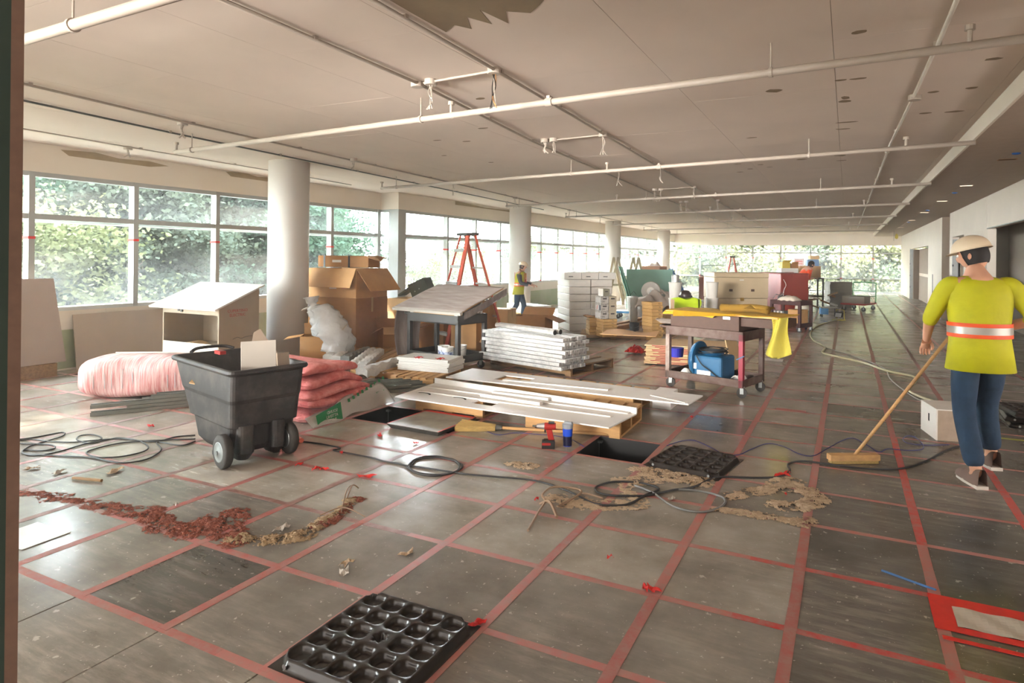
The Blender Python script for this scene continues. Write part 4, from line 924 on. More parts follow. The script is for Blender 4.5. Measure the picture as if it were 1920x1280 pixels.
# ---------------- wrapped channel sections stacked on a pallet
a = G(1068, 706); b = G(920, 681); rz = ang(a, b)
pallet('old wooden pallet under the foam wrapped channel stack', (a[0], a[1]), rz-PI/2+PI/2, L=1.55, Wd=-1.0 if False else 1.0, m=M_WOODD, n=7)
for o in list(bpy.data.objects['wooden_pallet'].children): pass
P0 = bpy.data.objects['wooden_pallet']; P0.location = (a[0]+.0*math.cos(rz), a[1], 0); P0.rotation_euler[2] = rz-PI   # runs along the long side
P0.location = (b[0], b[1], 0); P0.rotation_euler[2] = ang(b, a)
a0 = G(1062, 694, .14); u = (math.cos(rz), math.sin(rz)); v = (math.cos(rz-PI/2), math.sin(rz-PI/2))
ch = MB()
prof = [(0, 0), (.10, 0), (.10, .045), (.066, .045), (.062, .012), (.038, .012), (.034, .045), (0, .045)]
def channel_mesh(L, seed):
    r = random.Random(seed); b = MB(); n = 14; vs = []
    for k in range(n+1):
        for (y, z) in prof: vs.append((L*k/n, y+r.uniform(-.002, .002), z*(1+r.uniform(-.05, .08))))
    m = len(prof); fs = [(k*m+i, k*m+(i+1) % m, (k+1)*m+(i+1) % m, (k+1)*m+i) for k in range(n) for i in range(m)]
    fs += [tuple(range(m-1, -1, -1)), tuple(range(n*m, n*m+m))]
    return b.add(vs, fs).mesh('channel', M_WRAP)
cms = [channel_mesh(1.5, k) for k in range(4)]
for lay in range(8):
    off = random.uniform(-.05, .06); tw = random.uniform(-.02, .02)
    for k in range(5):
        L0 = off+random.uniform(-.012, .012)
        x = a0[0]-u[0]*L0+v[0]*-.105*k*-1*-1; y = a0[1]-u[1]*L0+v[1]*-.105*k
        x = a0[0]-u[0]*L0-v[0]*(-.104*k); y = a0[1]-u[1]*L0-v[1]*(-.104*k)
        o = link('wrapped_channel', cms[(lay+k) % 4], None, (x, y, .141+lay*.0535), (0, 0, rz+tw))
        tag(o, 'foam wrapped white channel, %s layer from the floor, %s from the drawing board side' % (ORD[lay], ORD[k]), 'channel', 'foam wrapped channels stacked on the pallet')
for k in range(2):
    x = a0[0]+u[0]*.25-v[0]*(-.12*k-.05); y = a0[1]+u[1]*.25-v[1]*(-.12*k-.05)
    o = MB().cyl((0, 0, .03), (1.1, 0, .05), .035, 10).obj('wrapped_tube', M_WRAP, None, (x, y, .575), (0, 0, rz+.05*k)); tag(o, 'foam wrapped tube on top of the channel stack, %s' % ('nearer one', 'farther one')[k], 'tube')
    MB().cyl((-.006, 0, .03), (.0, 0, .03), .034, 10).obj('dark_end', M_BLACK, o)
o = MB().sheet(lambda s, q: (s*.75, q*.55, .02*math.sin(s*7)*q), 10, 6, .005).obj('cardboard_sheet', M_CARD, None, (a0[0]+.28, a0[1]+.48, .58), (0, 0, math.radians(10))); tag(o, 'flat cardboard sheet lying on the far corner of the channel stack', 'cardboard')
# ---------------- low timber platforms with white boards
a, b = G(812, 725), G(732, 718); rz = ang(b, a)
pallet('light timber platform under the white shelf boards', b, rz, L=math.hypot(a[0]-b[0], a[1]-b[1]), Wd=.75, n=6, h=.10, name='timber_platform')
a2, b2 = G(731, 716), G(655, 708)
pallet('light timber platform left of the other, under the wrapped bar', (b2[0]-.1, b2[1]+.12), ang(b2, a2), L=.72, Wd=.5, n=4, h=.09, name='timber_platform')
e = G(745, 692, .10); f = G(840, 700, .10); rz = ang(e, f); Lb = math.hypot(f[0]-e[0], f[1]-e[1])
bm = MB().bx(0, Lb, 0, .42, 0, .0175).mesh('shelf_board', M_WHITE)
for k in range(9):
    o = link('white_shelf_board', bm, None, (e[0]+random.uniform(-.015, .02), e[1]+random.uniform(-.01, .01), .101+.0182*k), (0, 0, rz+random.uniform(-.012, .012)), bev=.002)
    tag(o, 'white shelf board in the stack on the timber platform, %s from the bottom' % ORD[k], 'board', 'white boards stacked on the platform')
for k, (x, y) in enumerate(((.32, .14), (.62, .2))):
    o = MB().grid(lambda s, q: (.05*(s-.5)*2*math.cos(q*3), .05*(q-.5)*2, .012+.012*math.sin(s*13)*math.cos(q*11)), 8, 8).obj('red_tape_scrap', M_REDT, None, (e[0]+x, e[1]+y-.1, .268)); tag(o, 'crumpled red tape ball on the white boards, %s' % ('left one', 'right one')[k], 'scrap')
q0 = G(668, 706, .09); q1 = G(745, 682, .09)
o = MB().sheet(lambda s, q: (s*1.0, q*.17-.08, .10+.012*math.sin(s*25)*math.cos(q*7)-.04*(2*q-1)**2), 30, 6, .09).obj('wrapped_bar', M_WRAP2, None, (q0[0], q0[1]+.1, .093), (0, 0, ang(q0, q1)), smooth=False); tag(o, 'foam wrapped bar lying beside the white boards', 'bar')
# ---------------- wrapped lamps on a slatted pallet
a, b = G(680, 694), G(735, 662)
pallet('slatted pallet under the row of wrapped white tubes', (G(600, 692)[0], G(600, 692)[1]), ang(G(600, 692), a)+.0, L=1.05, Wd=1.25, n=9, name='slatted_pallet')
for k, (n_, f_) in enumerate((((614, 672), (640, 655)), ((629, 675), (657, 655)), ((646, 675), (688, 657)), ((660, 688), (701, 657)), ((676, 690), (716, 657)))):
    p, q = G(*n_, .16), G(*f_, .16); L = math.hypot(q[0]-p[0], q[1]-p[1]); L = min(L, 1.35)
    o = MB().sheet(lambda s, w: (s*L, (w-.5)*.13, .08+.008*math.sin(s*40+k)*math.cos(w*9)-.02*(2*w-1)**2), 24, 4, .075).obj('wrapped_fixture', M_WRAP2 if k != 2 else M_STEEL, None, (p[0], p[1], .145), (0, 0, ang(p, q)))
    tag(o, 'wrapped white lamp profile on the slatted pallet, %s from the left' % ORD[k] if k != 2 else 'unwrapped grey lamp profile on the slatted pallet', 'profile', 'profiles on the slatted pallet')
t = thing('tray_of_blocks', 'grey moulded tray with blocks standing behind the slatted pallet', 'tray', (*G(682, 656), 0), .3)
MB().bx(0, .34, 0, .2, 0, .02).obj('base', M_STEEL, t)
for k in range(5): MB().bx(.01+.065*k, .055+.065*k, .0, .19, .02, .07).obj('block', M_STEEL, t)
# ---------------- white slabs on pallets
def slab(label, pts, z, th, hole=None, m=M_SLAB):
    q = [G(*p, z) for p in pts]; cx = sum(p[0] for p in q)/4; cy = sum(p[1] for p in q)/4
    P = [(p[0]-cx, p[1]-cy) for p in q]; b = MB()
    if hole:
        # ring of quads around a bilinear hole
        A, B, Cc, D = [Vector((p[0], p[1])) for p in P]
        def bl(s, t): return (A*(1-s)+B*s)*(1-t)+(D*(1-s)+Cc*s)*t
        s0, s1, t0, t1 = hole
        S = [0, s0, s1, 1]; T = [0, t0, t1, 1]
        for i in range(3):
            for j in range(3):
                if i == 1 and j == 1: continue
                b.prism([tuple(bl(S[i], T[j])), tuple(bl(S[i+1], T[j])), tuple(bl(S[i+1], T[j+1])), tuple(bl(S[i], T[j+1]))], -th, 0)
    else: b.prism(P, -th, 0)
    return b, (cx, cy, z)
bb, loc = slab('', [(740, 743), (1142, 801), (1194, 775), (817, 717)], .175, .012, hole=(.36, .46, .22, .42))
t = thing('countertop_slab', 'white solid surface slab with a raised back edge on the nearer pallets', 'slab', loc)
bb.obj('slab_panel', M_SLAB, t)
q1, q0 = G(817, 717, .175), G(1195, 775, .175); L = math.hypot(q0[0]-q1[0], q0[1]-q1[1])
MB().bx(0, L, -.02, 0, 0, .055).obj('back_upstand', M_SLAB, t, (q1[0]-loc[0], q1[1]-loc[1], 0), (0, 0, ang(q1, q0)))
def strip(label, p0, p1, w, h, z=.176, name='trim_strip', m=None):
    a, b = G(*p0, z), G(*p1, z); L = math.hypot(b[0]-a[0], b[1]-a[1])
    o = MB().bx(0, L, -w/2, w/2, 0, h).obj(name, m or M_WHITE, None, (a[0], a[1], z), (0, 0, ang(a, b)), bev=.001); tag(o, label, 'strip'); return o
strip('long white strip on the nearer slab, nearest the raised edge', (802, 725), (1180, 775), .07, .012)
strip('long white strip on the nearer slab, in front of the other long one', (785, 733), (1147, 781), .06, .012)
strip('short thick white strip on the nearer slab, back one', (925, 737), (1030, 750), .06, .025, .189)
strip('short thick white strip on the nearer slab, front one', (903, 742), (1015, 759), .06, .03, .189)
for k, p in enumerate(((795, 738), (861, 747))):
    c = G(*p, .1765); o = MB().prism([(.09*math.cos(a), .05*math.sin(a)) for a in [PI*q/10 for q in range(11)]]+[(.065*math.cos(a), .03*math.sin(a)) for a in [PI*(10-q)/10 for q in range(11)]], 0, .001).obj('cutout_template', M_DARK, None, (c[0], c[1], .1766), (0, 0, -.2)); tag(o, 'dark crescent cutout on the nearer slab, %s' % ('left one', 'right one')[k], 'cutout')
a, b = G(1162, 823), G(985, 800); pallet('wooden pallet under the right end of the nearer white slab', b, ang(b, a), L=math.hypot(a[0]-b[0], a[1]-b[1]), Wd=.75, n=6, h=.16)
a, b = G(905, 784), G(779, 767); pallet('wooden pallet under the left end of the nearer white slab', b, ang(b, a), L=math.hypot(a[0]-b[0], a[1]-b[1]), Wd=.6, n=5, h=.16)
bb, loc = slab('', [(836, 706), (1291, 757), (1318, 741), (886, 690)], .185, .014, hole=(.20, .34, .25, .72))
t = thing('countertop_slab', 'white slab with a rectangular sink opening on the farther pallet', 'slab', loc)
bb.obj('slab_panel', M_SLAB, t)
strip('white strip lying along the front of the farther slab', (945, 712), (1142, 731), .08, .012, .186); strip('end piece of white strip at the right end of the farther slab', (1222, 741), (1287, 755), .05, .008, .186)
a, b = G(1187, 772), G(905, 733); pallet('long wooden pallet under the farther white slab', b, ang(b, a), L=math.hypot(a[0]-b[0], a[1]-b[1]), Wd=.5, n=9, m=M_WOOD, h=.165)
c = G(1233, 772); o = MB().bx(-.1, .1, 0, .3, 0, .17).obj('support_block', M_SLAB, None, (c[0], c[1]+.15, 0)); tag(o, 'white foam block under the right end of the farther slab', 'block')
# ---------------- broom, impact driver, cup
p, q = G(930, 801, .03), G(1120, 812, .03); rz = ang(p, q)
t = thing('straw_broom', 'straw broom with a wooden handle lying before the pallet', 'broom', (p[0], p[1], 0), rz)
M_STRAW = mat('straw', (206, 172, 104), .9, var=.3, scale=3, stretch=(2, 30, 30), bump=.6, bscale=60)
MB().sheet(lambda s, w: (-.36*s, (w-.5)*(.07+.16*s**.8), .05-.012*math.sin(w*25)*s), 8, 16, .045).obj('bristles', M_STRAW, t)
MB().cyl((0, 0, .03), (.06, 0, .03), .028, 12, .02).obj('collar', M_STEELD, t); MB().cyl((.05, 0, .03), (1.15, 0, .025), .0135, 12).obj('handle', M_WOOD, t, smooth=True)
p = G(1028, 839); t = thing('impact_driver', 'red and black cordless impact driver standing on its battery before the slab', 'power tool', (p[0], p[1], 0), math.radians(25))
MB().bx(-.055, .055, -.038, .038, 0, .062).bx(-.04, .05, -.034, .034, .062, .07).obj('battery', M_BLACK, t, bev=.006)
MB().bx(-.052, .02, -.039, .039, .03, .05).obj('battery_band', M_REDP, t)
MB().add([(.00, -.018, .068), (.05, -.018, .068), (.05, .018, .068), (.00, .018, .068), (-.02, -.018, .155), (.03, -.018, .155), (.03, .018, .155), (-.02, .018, .155)], [(0, 3, 2, 1), (4, 5, 6, 7), (0, 1, 5, 4), (1, 2, 6, 5), (2, 3, 7, 6), (3, 0, 4, 7)]).obj('handle', M_REDP, t, bev=.006)
MB().cyl((-.035, 0, .182), (.062, 0, .182), .03, 18).obj('motor_housing', M_REDP, t, smooth=False, bev=.004); MB().cyl((-.10, 0, .182), (-.035, 0, .182), .016, 18, .028).obj('gear_nose', mat('grey_alloy', (168, 162, 156), .4, .5), t)
MB().cyl((-.135, 0, .182), (-.10, 0, .182), .008, 10).obj('bit_chuck', M_STEELD, t); MB().bx(-.035, -.02, -.012, .012, .13, .155).obj('trigger', M_BLACK, t); MB().bx(.0, .05, -.031, .031, .208, .216).obj('black_grip', M_BLACK, t)
p = G(1064, 835); t = thing('shaker_cup', 'blue shaker cup with a grey lid standing beside the driver', 'cup', (p[0], p[1], 0))
MB().lathe([(.036, 0), (.044, .155), (.040, .157)], 24).obj('cup_body', mat('blue_translucent', (40, 84, 214), .15, alpha=.9), t, smooth=False)
MB().lathe([(.0375, .004), (.0405, .085), (.0, .086)], 24).obj('dark_drink', mat('dark_blue_drink', (20, 18, 50), .3), t); MB().lathe([(.046, .150), (.047, .185), (.03, .19)], 24).bx(-.03, .04, -.012, .012, .19, .205).obj('lid', mat('grey_lid', (150, 156, 164), .4), t)
# ---------------- cables and hoses
def cable(name, label, pts, r, m, z=None, group=None, lift=None):
    q = []
    for k, p in enumerate(pts): x, y = G(*p); q.append((x, y, (lift or {}).get(k, r+.001)))
    s = spline(q, 8); o = MB().tube([tuple(p) for p in s], r, 7).obj(name, m, None, smooth=True); tag(o, label, 'cable', group); return o
M_CAB = mat('black_cable', (52, 50, 50), .5, var=.2)
def loops(cx, cy, rx, ry, n, jit, seed, a0=0):
    r = random.Random(seed); o = []
    for k in range(int(n*8)):
        a = a0+k*PI/4; o.append((cx+rx*(1+r.uniform(-jit, jit))*math.cos(a), cy+ry*(1+r.uniform(-jit, jit))*math.sin(a)))
    return o
cable('power_cable', 'black cable coiled on the floor left of centre, running to the right', [(566, 829), (600, 833), (637, 841), (625, 845), (648, 850), (690, 858), (720, 866), (745, 870)]+loops(815, 875, 48, 17, 4.2, .10, 3, PI)+[(872, 890), (925, 895), (1000, 902), (1060, 920), (1108, 943), (1130, 948)], .0062, M_CAB)
cable('power_cable', 'grey black cable making a figure of eight before the dimpled panel', [(1128, 949), (1175, 948), (1210, 930), (1235, 918), (1200, 907), (1150, 905), (1118, 915), (1122, 925), (1150, 931), (1210, 931), (1260, 921), (1300, 915), (1330, 901), (1350, 896), (1450, 897), (1480, 885), (1478, 872), (1500, 866), (1540, 870), (1620, 880), (1690, 880), (1735, 866), (1775, 845), (1800, 838)], .0075, M_CAB)
cable('power_cable', 'second grey loop crossing the figure of eight cable', [(1190, 912), (1225, 926), (1262, 951), (1310, 962), (1345, 955), (1360, 943), (1350, 932), (1310, 922), (1265, 919)], .0075, mat('grey_cable', (120, 118, 116), .5))
cable('power_cable', 'thin black cable in loose loops on the floor at far left', [(20, 826), (60, 822), (115, 812), (118, 818), (88, 828), (55, 838), (42, 850), (70, 855), (110, 848), (150, 836), (190, 824), (175, 816), (150, 818), (145, 826), (170, 832), (200, 826), (225, 822), (262, 828), (278, 840), (262, 850), (220, 858), (180, 858), (162, 850), (180, 842), (225, 832), (270, 828), (310, 826), (366, 824)], .0058, M_CAB)
cable('power_cable', 'second thin black cable making wide loops at far left', [(20, 832), (50, 833), (95, 835), (102, 842), (80, 846), (45, 845), (50, 852), (110, 856), (170, 859), (205, 866), (235, 869), (275, 862), (302, 845), (295, 830), (340, 836), (366, 828)], .0058, M_CAB)
cable('power_cable', 'third thin black cable running to the debris cart from the left', [(20, 829), (60, 825), (95, 829), (140, 830), (185, 826), (230, 824), (290, 829), (330, 820), (366, 817)], .0058, M_CAB)
p = G(562, 829); t = thing('cable_connector', 'orange and black cable coupling lying right of the debris cart', 'connector', (p[0], p[1], .022), math.radians(-20))
MB().cyl((-.03, 0, 0), (.035, 0, 0), .021, 14).obj('orange_shell', mat('coral_plastic', (226, 104, 74), .4), t); MB().cyl((-.085, 0, 0), (-.03, 0, 0), .017, 14, .021).obj('black_shell', M_BLACK, t); MB().tube([(-.085, 0, 0), (-.14, 0, -.012), (-.2, .01, -.016)], .005, 6).obj('yellow_tail', mat('yellow_cable', (206, 176, 60), .5), t)
M_BW = mat('blue_wire', (58, 58, 120), .5)
cable('blue_wire', 'thin blue wire waving across the floor at right of centre', [(1250, 836), (1275, 828), (1300, 826), (1330, 838), (1358, 852), (1385, 853), (1410, 842), (1440, 832), (1470, 838), (1500, 852), (1525, 855), (1550, 842), (1580, 826), (1600, 822), (1625, 834), (1648, 848), (1665, 842), (1700, 845), (1728, 843), (1730, 833), (1715, 820), (1700, 818), (1693, 825), (1705, 832), (1740, 835), (1780, 834)], .0032, M_BW)
cable('blue_wire', 'thin blue wire from the lifted panel to the open bay', [(895, 800), (930, 815), (965, 812), (1000, 814), (1045, 818), (1075, 826), (1095, 838)], .003, M_BW)
M_HOSE = mat('pale_hose', (196, 188, 150), .5, var=.15)
cable('air_hose', 'pale yellow green hose snaking from the back to the white box', [(1580, 597), (1555, 604), (1533, 612), (1520, 624), (1524, 638), (1546, 652), (1542, 662), (1560, 668), (1620, 682), (1662, 697), (1712, 708), (1716, 718), (1702, 730), (1715, 742), (1750, 755)], .016, M_HOSE)
cable('air_hose', 'thin grey hose beside the pale yellow green hose', [(1546, 652), (1600, 668), (1655, 690), (1670, 712), (1705, 740), (1735, 756)], .008, mat('grey_hose', (176, 172, 164), .5))
# ---------------- dust and rubbish on the floor
def pile(name, label, blobs, cell, m, hmax, seed, thr=.25, cat='dust'):
    xs = [b[0] for b in blobs]; ys = [b[1] for b in blobs]; R0 = max(b[2] for b in blobs)*2
    x0, x1, y0, y1 = min(xs)-R0, max(xs)+R0, min(ys)-R0, max(ys)+R0; nx = int((x1-x0)/cell); ny = int((y1-y0)/cell)
    from mathutils import noise
    H = {}
    for i in range(nx+1):
        for j in range(ny+1):
            x, y = x0+i*cell, y0+j*cell
            s = sum(b[3]*math.exp(-((x-b[0])**2+(y-b[1])**2)/(b[2]**2)) for b in blobs if abs(x-b[0]) < 3*b[2])
            if s < .03: H[i, j] = -1; continue
            n = noise.fractal((x*11+seed, y*11, 0), .6, 2.2, 6); q = noise.noise((x*70, y*70, seed))
            H[i, j] = min(1.1, s)*(1+1.5*n+1.5*q)-thr
    v = []; f = []; idx = {}
    def vi(i, j):
        if (i, j) not in idx:
            idx[i, j] = len(v); v.append((x0+i*cell+random.uniform(-.25, .25)*cell, y0+j*cell+random.uniform(-.25, .25)*cell, .0012+max(0, min(1.2, H[i, j]))*hmax))
        return idx[i, j]
    for i in range(nx):
        for j in range(ny):
            if (H[i, j] > 0)+(H[i+1, j] > 0)+(H[i, j+1] > 0)+(H[i+1, j+1] > 0) >= 3: f.append((vi(i, j), vi(i+1, j), vi(i+1, j+1), vi(i, j+1)))
    b = MB(); b.v = v; b.f = f; o = b.obj(name, m, None, smooth=True, kind='stuff'); tag(o, label, cat, kind='stuff'); return o
def line_blobs(pts, r, s, n=6):
    o = []
    for (a, b) in zip(pts[:-1], pts[1:]):
        for k in range(n):
            t = k/n; q = G(a[0]+(b[0]-a[0])*t, a[1]+(b[1]-a[1])*t); o.append((q[0]+random.uniform(-.02, .02), q[1]+random.uniform(-.02, .02), r*random.uniform(.7, 1.2), s))
    return o
M_RDUST = mat('red_brown_dust', (150, 84, 62), .95, var=.3, scale=40, bump=1., bscale=120, col2=(112, 62, 48)); M_SAW = mat('saw_dust', (206, 182, 152), .95, var=.2, scale=30, bump=1., bscale=120, col2=(182, 156, 128)); M_TAN = mat('tan_dust', (172, 146, 112), .95, var=.25, scale=30, bump=1., bscale=90)
pile('red_dust', 'trail of red brown sweepings across the floor at lower left', line_blobs([(50, 922), (120, 935), (200, 950), (270, 970)], .075, .50, 5)+line_blobs([(275, 955), (300, 985), (350, 1000)], .07, .7)+line_blobs([(350, 1000), (400, 975), (440, 962), (420, 1000), (450, 1020)], .07, .8), .0065, M_RDUST, .008, 1, .40)
pile('tan_dust', 'heap of tan sweepings at the right end of the red brown trail', line_blobs([(430, 1010), (480, 1015), (540, 1010), (590, 995)], .05, .8)+line_blobs([(590, 990), (630, 965), (665, 930)], .045, .7), .0065, M_TAN, .012, 2, .34)
pile('red_dust', 'smaller red brown patch beside the tan sweepings', line_blobs([(580, 995), (620, 975), (655, 950), (675, 930)], .04, .6), .0065, M_RDUST, .010, 5, .36)
pile('sawdust', 'sawdust spread in front of the dimpled panel by the open bay', line_blobs([(1200, 880), (1270, 895), (1330, 905)], .10, .5)+line_blobs([(1370, 930), (1450, 915), (1480, 900), (1540, 938), (1500, 950), (1440, 945)], .07, .7)+line_blobs([(1340, 955), (1420, 965), (1500, 982), (1520, 972)], .045, .7), .010, M_SAW, .010, 3, .36)
pile('sawdust', 'thin sawdust around the cable figure of eight', line_blobs([(1040, 935), (1100, 945), (1200, 950), (1160, 900), (1250, 900)], .09, .42), .011, M_SAW, .005, 4, .40)
pile('sawdust', 'small pale shavings heap left of the open bay', line_blobs([(960, 868), (985, 875), (1005, 872)], .05, .5), .009, M_SAW, .010, 6, .4)
def scrap(x, y, s, m, label, name, seed, group, cat='scrap'):
    r = random.Random(seed); q = G(x, y); n = 5
    ph = [r.uniform(0, 6) for _ in range(3)]
    o = MB().grid(lambda u, w: ((u-.5)*s*(1+.3*math.sin(w*4+ph[0])), (w-.5)*s*.5, .002+.010*(1+math.sin(u*7+ph[1])*math.cos(w*5+ph[2]))), n, n).obj(name, m, None, (q[0], q[1], .001), (0, 0, r.uniform(0, 6)))
    tag(o, label, cat, group)
for k, (x, y, s) in enumerate(((562, 872, .06), (592, 880, .07), (608, 881, .06), (686, 895, .12), (1143, 1047, .035), (712, 818, .08), (1007, 937, .04), (1465, 892, .1), (1475, 889, .08), (1297, 783, .05), (235, 733, .08), (283, 800, .09), (780, 832, .05), (1473, 928, .03), (640, 850, .05), (895, 1172, .07), (1222, 1107, .08), (1210, 1105, .06))):
    scrap(x, y, s, M_REDT, 'torn curl of red tape lying on the floor', 'red_tape_scrap', k, 'red tape scraps on the floor')
for k, (x, y, s) in enumerate(((650, 1058, .08), (645, 1075, .09), (764, 1040, .08), (1265, 840, .04), (60, 880, .09), (110, 887, .1), (215, 885, .12), (330, 948, .04), (1193, 908, .07), (1260, 937, .06), (1300, 906, .09), (530, 992, .1))):
    scrap(x, y, s, M_CORE if k % 2 else M_SAW, 'pale plaster flake lying on the floor', 'plaster_flake', 40+k, 'plaster flakes on the floor')
q = G(165, 897); o = MB().cyl((0, 0, .013), (.24, 0, .013), .011, 8).obj('wood_stick', M_WOODD, None, (*G(137, 899), 0), (0, 0, .25)); tag(o, 'short wooden stick on the floor left of the debris cart', 'stick')
M_CURL = mat('bent_trim_tan', (150, 122, 98), .6, var=.2)
def ribbon(pts, label, w=.018):
    P = spline(pts, 6); b = MB()
    b.tube([tuple(p) for p in P], w/2, 5).obj('bent_strip', M_CURL, None); o = C.objects[-1]; tag(o, label, 'strip', 'bent trim strips on the floor')
def gz(p): q = G(p[0], p[1]); return (q[0], q[1], p[2])
ribbon([gz((990, 998, .012)), gz((1008, 968, .02)), gz((1022, 948, .03)), gz((1017, 938, .04)), gz((1040, 926, .05)), gz((1090, 929, .03)), gz((1048, 952, .012))], 'bent tan trim strip with one end pointing to the camera', .016)
ribbon([gz((1012, 948, .012)), gz((1030, 952, .04)), gz((1044, 972, .012))], 'short bent tan trim strip right of the longer one', .02)
ribbon([gz((1092, 927, .01)), gz((1105, 932, .02)), gz((1130, 936, .008))], 'curved tan trim strip near the cable splice', .014)
for k, (a, b) in enumerate((((600, 972), (685, 972)), ((640, 965), (660, 912)), ((650, 940), (672, 918)))):
    ribbon([gz((*a, .02)), gz(((a[0]+b[0])/2, (a[1]+b[1])/2-6, .05)), gz((*b, .012))], 'thin root like strip sticking out of the sweepings, %s' % ORD[k], .008)
# paper taped to the floor
c = [G(*p) for p in ((1815, 1142), (1925, 1163), (1935, 1212), (1832, 1188))]
cx, cy = sum(p[0] for p in c)/4, sum(p[1] for p in c)/4
t = thing('taped_paper_patch', 'pale paper patch framed in bright red tape at the lower right edge', 'paper', (cx, cy, .0032))
hx, hy = .20, .09
MB().sheet(lambda u, w: ((u-.5)*2*hx+.03, (w-.5)*2*hy, .003+.003*math.sin(u*15+w*6)), 16, 8, .001).obj('paper', mat('crumpled_paper', (198, 186, 168), .8, var=.1), t)
MB().bx(-.26, .36, hy, hy+.09, 0, .0012).bx(-.26, .36, -hy-.05, -hy, 0, .0012).bx(-.26, -hx+.03, -hy, hy, 0, .0012).bx(-.24, .36, -hy-.13, -hy-.10, 0, .0012).obj('red_tape_frame', M_REDT, t)
c = G(60, 1006); o = MB().bx(-.16, .16, -.12, .12, 0, .003).obj('white_card', mat('white_card', (238, 238, 238), .25), None, (c[0]-.02, c[1], .0025), (0, 0, .04)); tag(o, 'shiny white card taped to the floor at the far left', 'card')
c = G(1483, 769); o = MB().bx(-.15, .15, -.04, .04, 0, .0012).obj('red_tape_patch', M_TAPE, None, (c[0], c[1], .0025)); o.color = ROSE; tag(o, 'patch of red tape on the floor before the pallets at right', 'tape')
c = G(1452, 673); o = MB().bx(-.18, .18, -.12, .12, 0, .002).obj('white_paper', M_WHITE, None, (c[0]-.04, c[1]-.1, .0025)); tag(o, 'white paper on the floor under the hanging yellow felt', 'paper')
t = thing('red_wrap_bundle', 'crumpled red plastic bundle left of the stacked boards', 'wrap', (*G(1192, 662), 0))
MB().grid(lambda u, w: (.16*(u-.5)*2, .14*(w-.5)*2, .10*math.sin(PI*u)*math.sin(PI*w)+.03*math.sin(u*19)*math.sin(w*15)+.03), 14, 14).obj('crumpled_wrap', M_REDT, t)
# ---------------- white box at right
a = G(1755, 825); t = thing('white_box', 'white wooden crate with a hand slot standing on the floor by the walking worker', 'crate', (a[0], a[1], 0), math.radians(12))
M_CR = mat('white_crate', (222, 214, 204), .7, var=.08); M_CR2 = mat('dusty_crate_side', (168, 146, 126), .85, var=.2, scale=8)
for q in (0, 1): MB().bx(0, .012, 0, .40, 0, .27).obj('side', M_CR, t, (.45*q, 0, 0))
MB().bx(.012, .45, 0, .012, 0, .27).obj('front', M_CR2, t); MB().bx(.012, .45, .388, .40, 0, .27).obj('back', M_CR2, t); MB().bx(.0, .462, .0, .40, .27, .28).obj('top', M_CR, t)
MB().bx(-.0012, 0, .17, .20, .13, .20).obj('hand_slot', M_DARK, t)
# ---------------- work cart with yellow felt
r_ = G(1392, 748); l_ = G(1247, 724); rz = ang(l_, r_); L = math.hypot(r_[0]-l_[0], r_[1]-l_[1]); print('workcart', r_, l_, L)
t = thing('work_cart', 'heavy brown steel shop cart with peeling paint at right of centre', 'cart', (l_[0], l_[1], 0), rz)
M_SC = mat('peeling_brown_steel', (78, 52, 42), .6, .1, var=.3, scale=5, col2=(112, 96, 86), bump=.15, bscale=20, fac=(.3, .6)); M_MAG = mat('magenta_red_post', (142, 30, 50), .5, var=.2)
DP = .62
for x, m in ((0, mat('grey_scraped_post', (158, 146, 136), .6, var=.3, scale=8, col2=(110, 76, 60))), (L-.055, M_MAG)):
    MB().bx(x, x+.055, 0, .055, .12, .74).obj('leg', m, t, bev=.003); MB().bx(x, x+.055, DP-.055, DP, .12, .74).obj('leg', M_SC, t, bev=.003)
def tub(z, h, m): return MB().bx(0, L, 0, DP, z, z+.01).bx(0, L, 0, .02, z, z+h).bx(0, L, DP-.02, DP, z, z+h).bx(0, .02, 0, DP, z, z+h).bx(L-.02, L, 0, DP, z, z+h)
tub(.12, .09, M_SC).obj('lower_shelf', M_SC, t, bev=.003); tub(.66, .11, M_SC).obj('upper_shelf', M_SC, t, bev=.003)
MB().tube(spline([(0, .03, .75), (-.10, .05, .755), (-.14, .3, .755), (-.10, .57, .755), (0, .59, .75)], 6), .016, 8).obj('push_handle', M_SC, t, smooth=True)
for x in (.05, L-.03):
    for y in (.05, DP-.05): caster(t, x, y, .058, .3, M_RUB)
MB().box((L-.03, -.004, .47), (.11, .008, .012), ry=-.5).obj('blue_tie', M_BLUE, t)
def wc(x, y): return (l_[0]+math.cos(rz)*x-math.sin(rz)*y, l_[1]+math.sin(rz)*x+math.cos(rz)*y)
t = thing('timber_tool_chest', 'brown flat wooden chest with corner hinges resting on the shop cart', 'chest', (*wc(.06, .02), .77), rz)
M_BRW = mat('brown_stained_ply', (82, 58, 46), .7, var=.18, scale=14); MB().bx(0, L-.12, 0, .55, 0, .17).obj('chest_body', M_BRW, t, bev=.004); MB().bx(L-.12, L+.36, .05, .5, .06, .16).obj('chest_extension', M_BRW, t)
for x in (.1, L-.32): MB().bx(x, x+.09, -.003, 0, .13, .165).obj('hinge', M_STEEL, t)
M_FELT = mat('yellow_felt', (200, 156, 36), .95, var=.15, scale=6, bump=.3, bscale=60); M_FELT2 = mat('old_gold_felt', (126, 94, 24), .95, var=.2, bump=.3)
t = thing('yellow_felt', 'yellow felt sheets spread over the brown chest, one corner hanging to the right', 'felt', (*wc(.0, -.02), .945), rz)
MB().bx(-.0, L+.40, .02, .62, 0, .018).obj('carrier_board', M_WOOD, t)
MB().sheet(lambda u, w: (-.02+(L+.44)*u, -.03+.66*w, .025+.006*math.sin(u*22)*math.cos(w*9)-(.05*max(0, .12-w)*8 if u < .5 else 0)), 30, 10, .006).obj('felt_sheet', M_FELT, t, smooth=True)
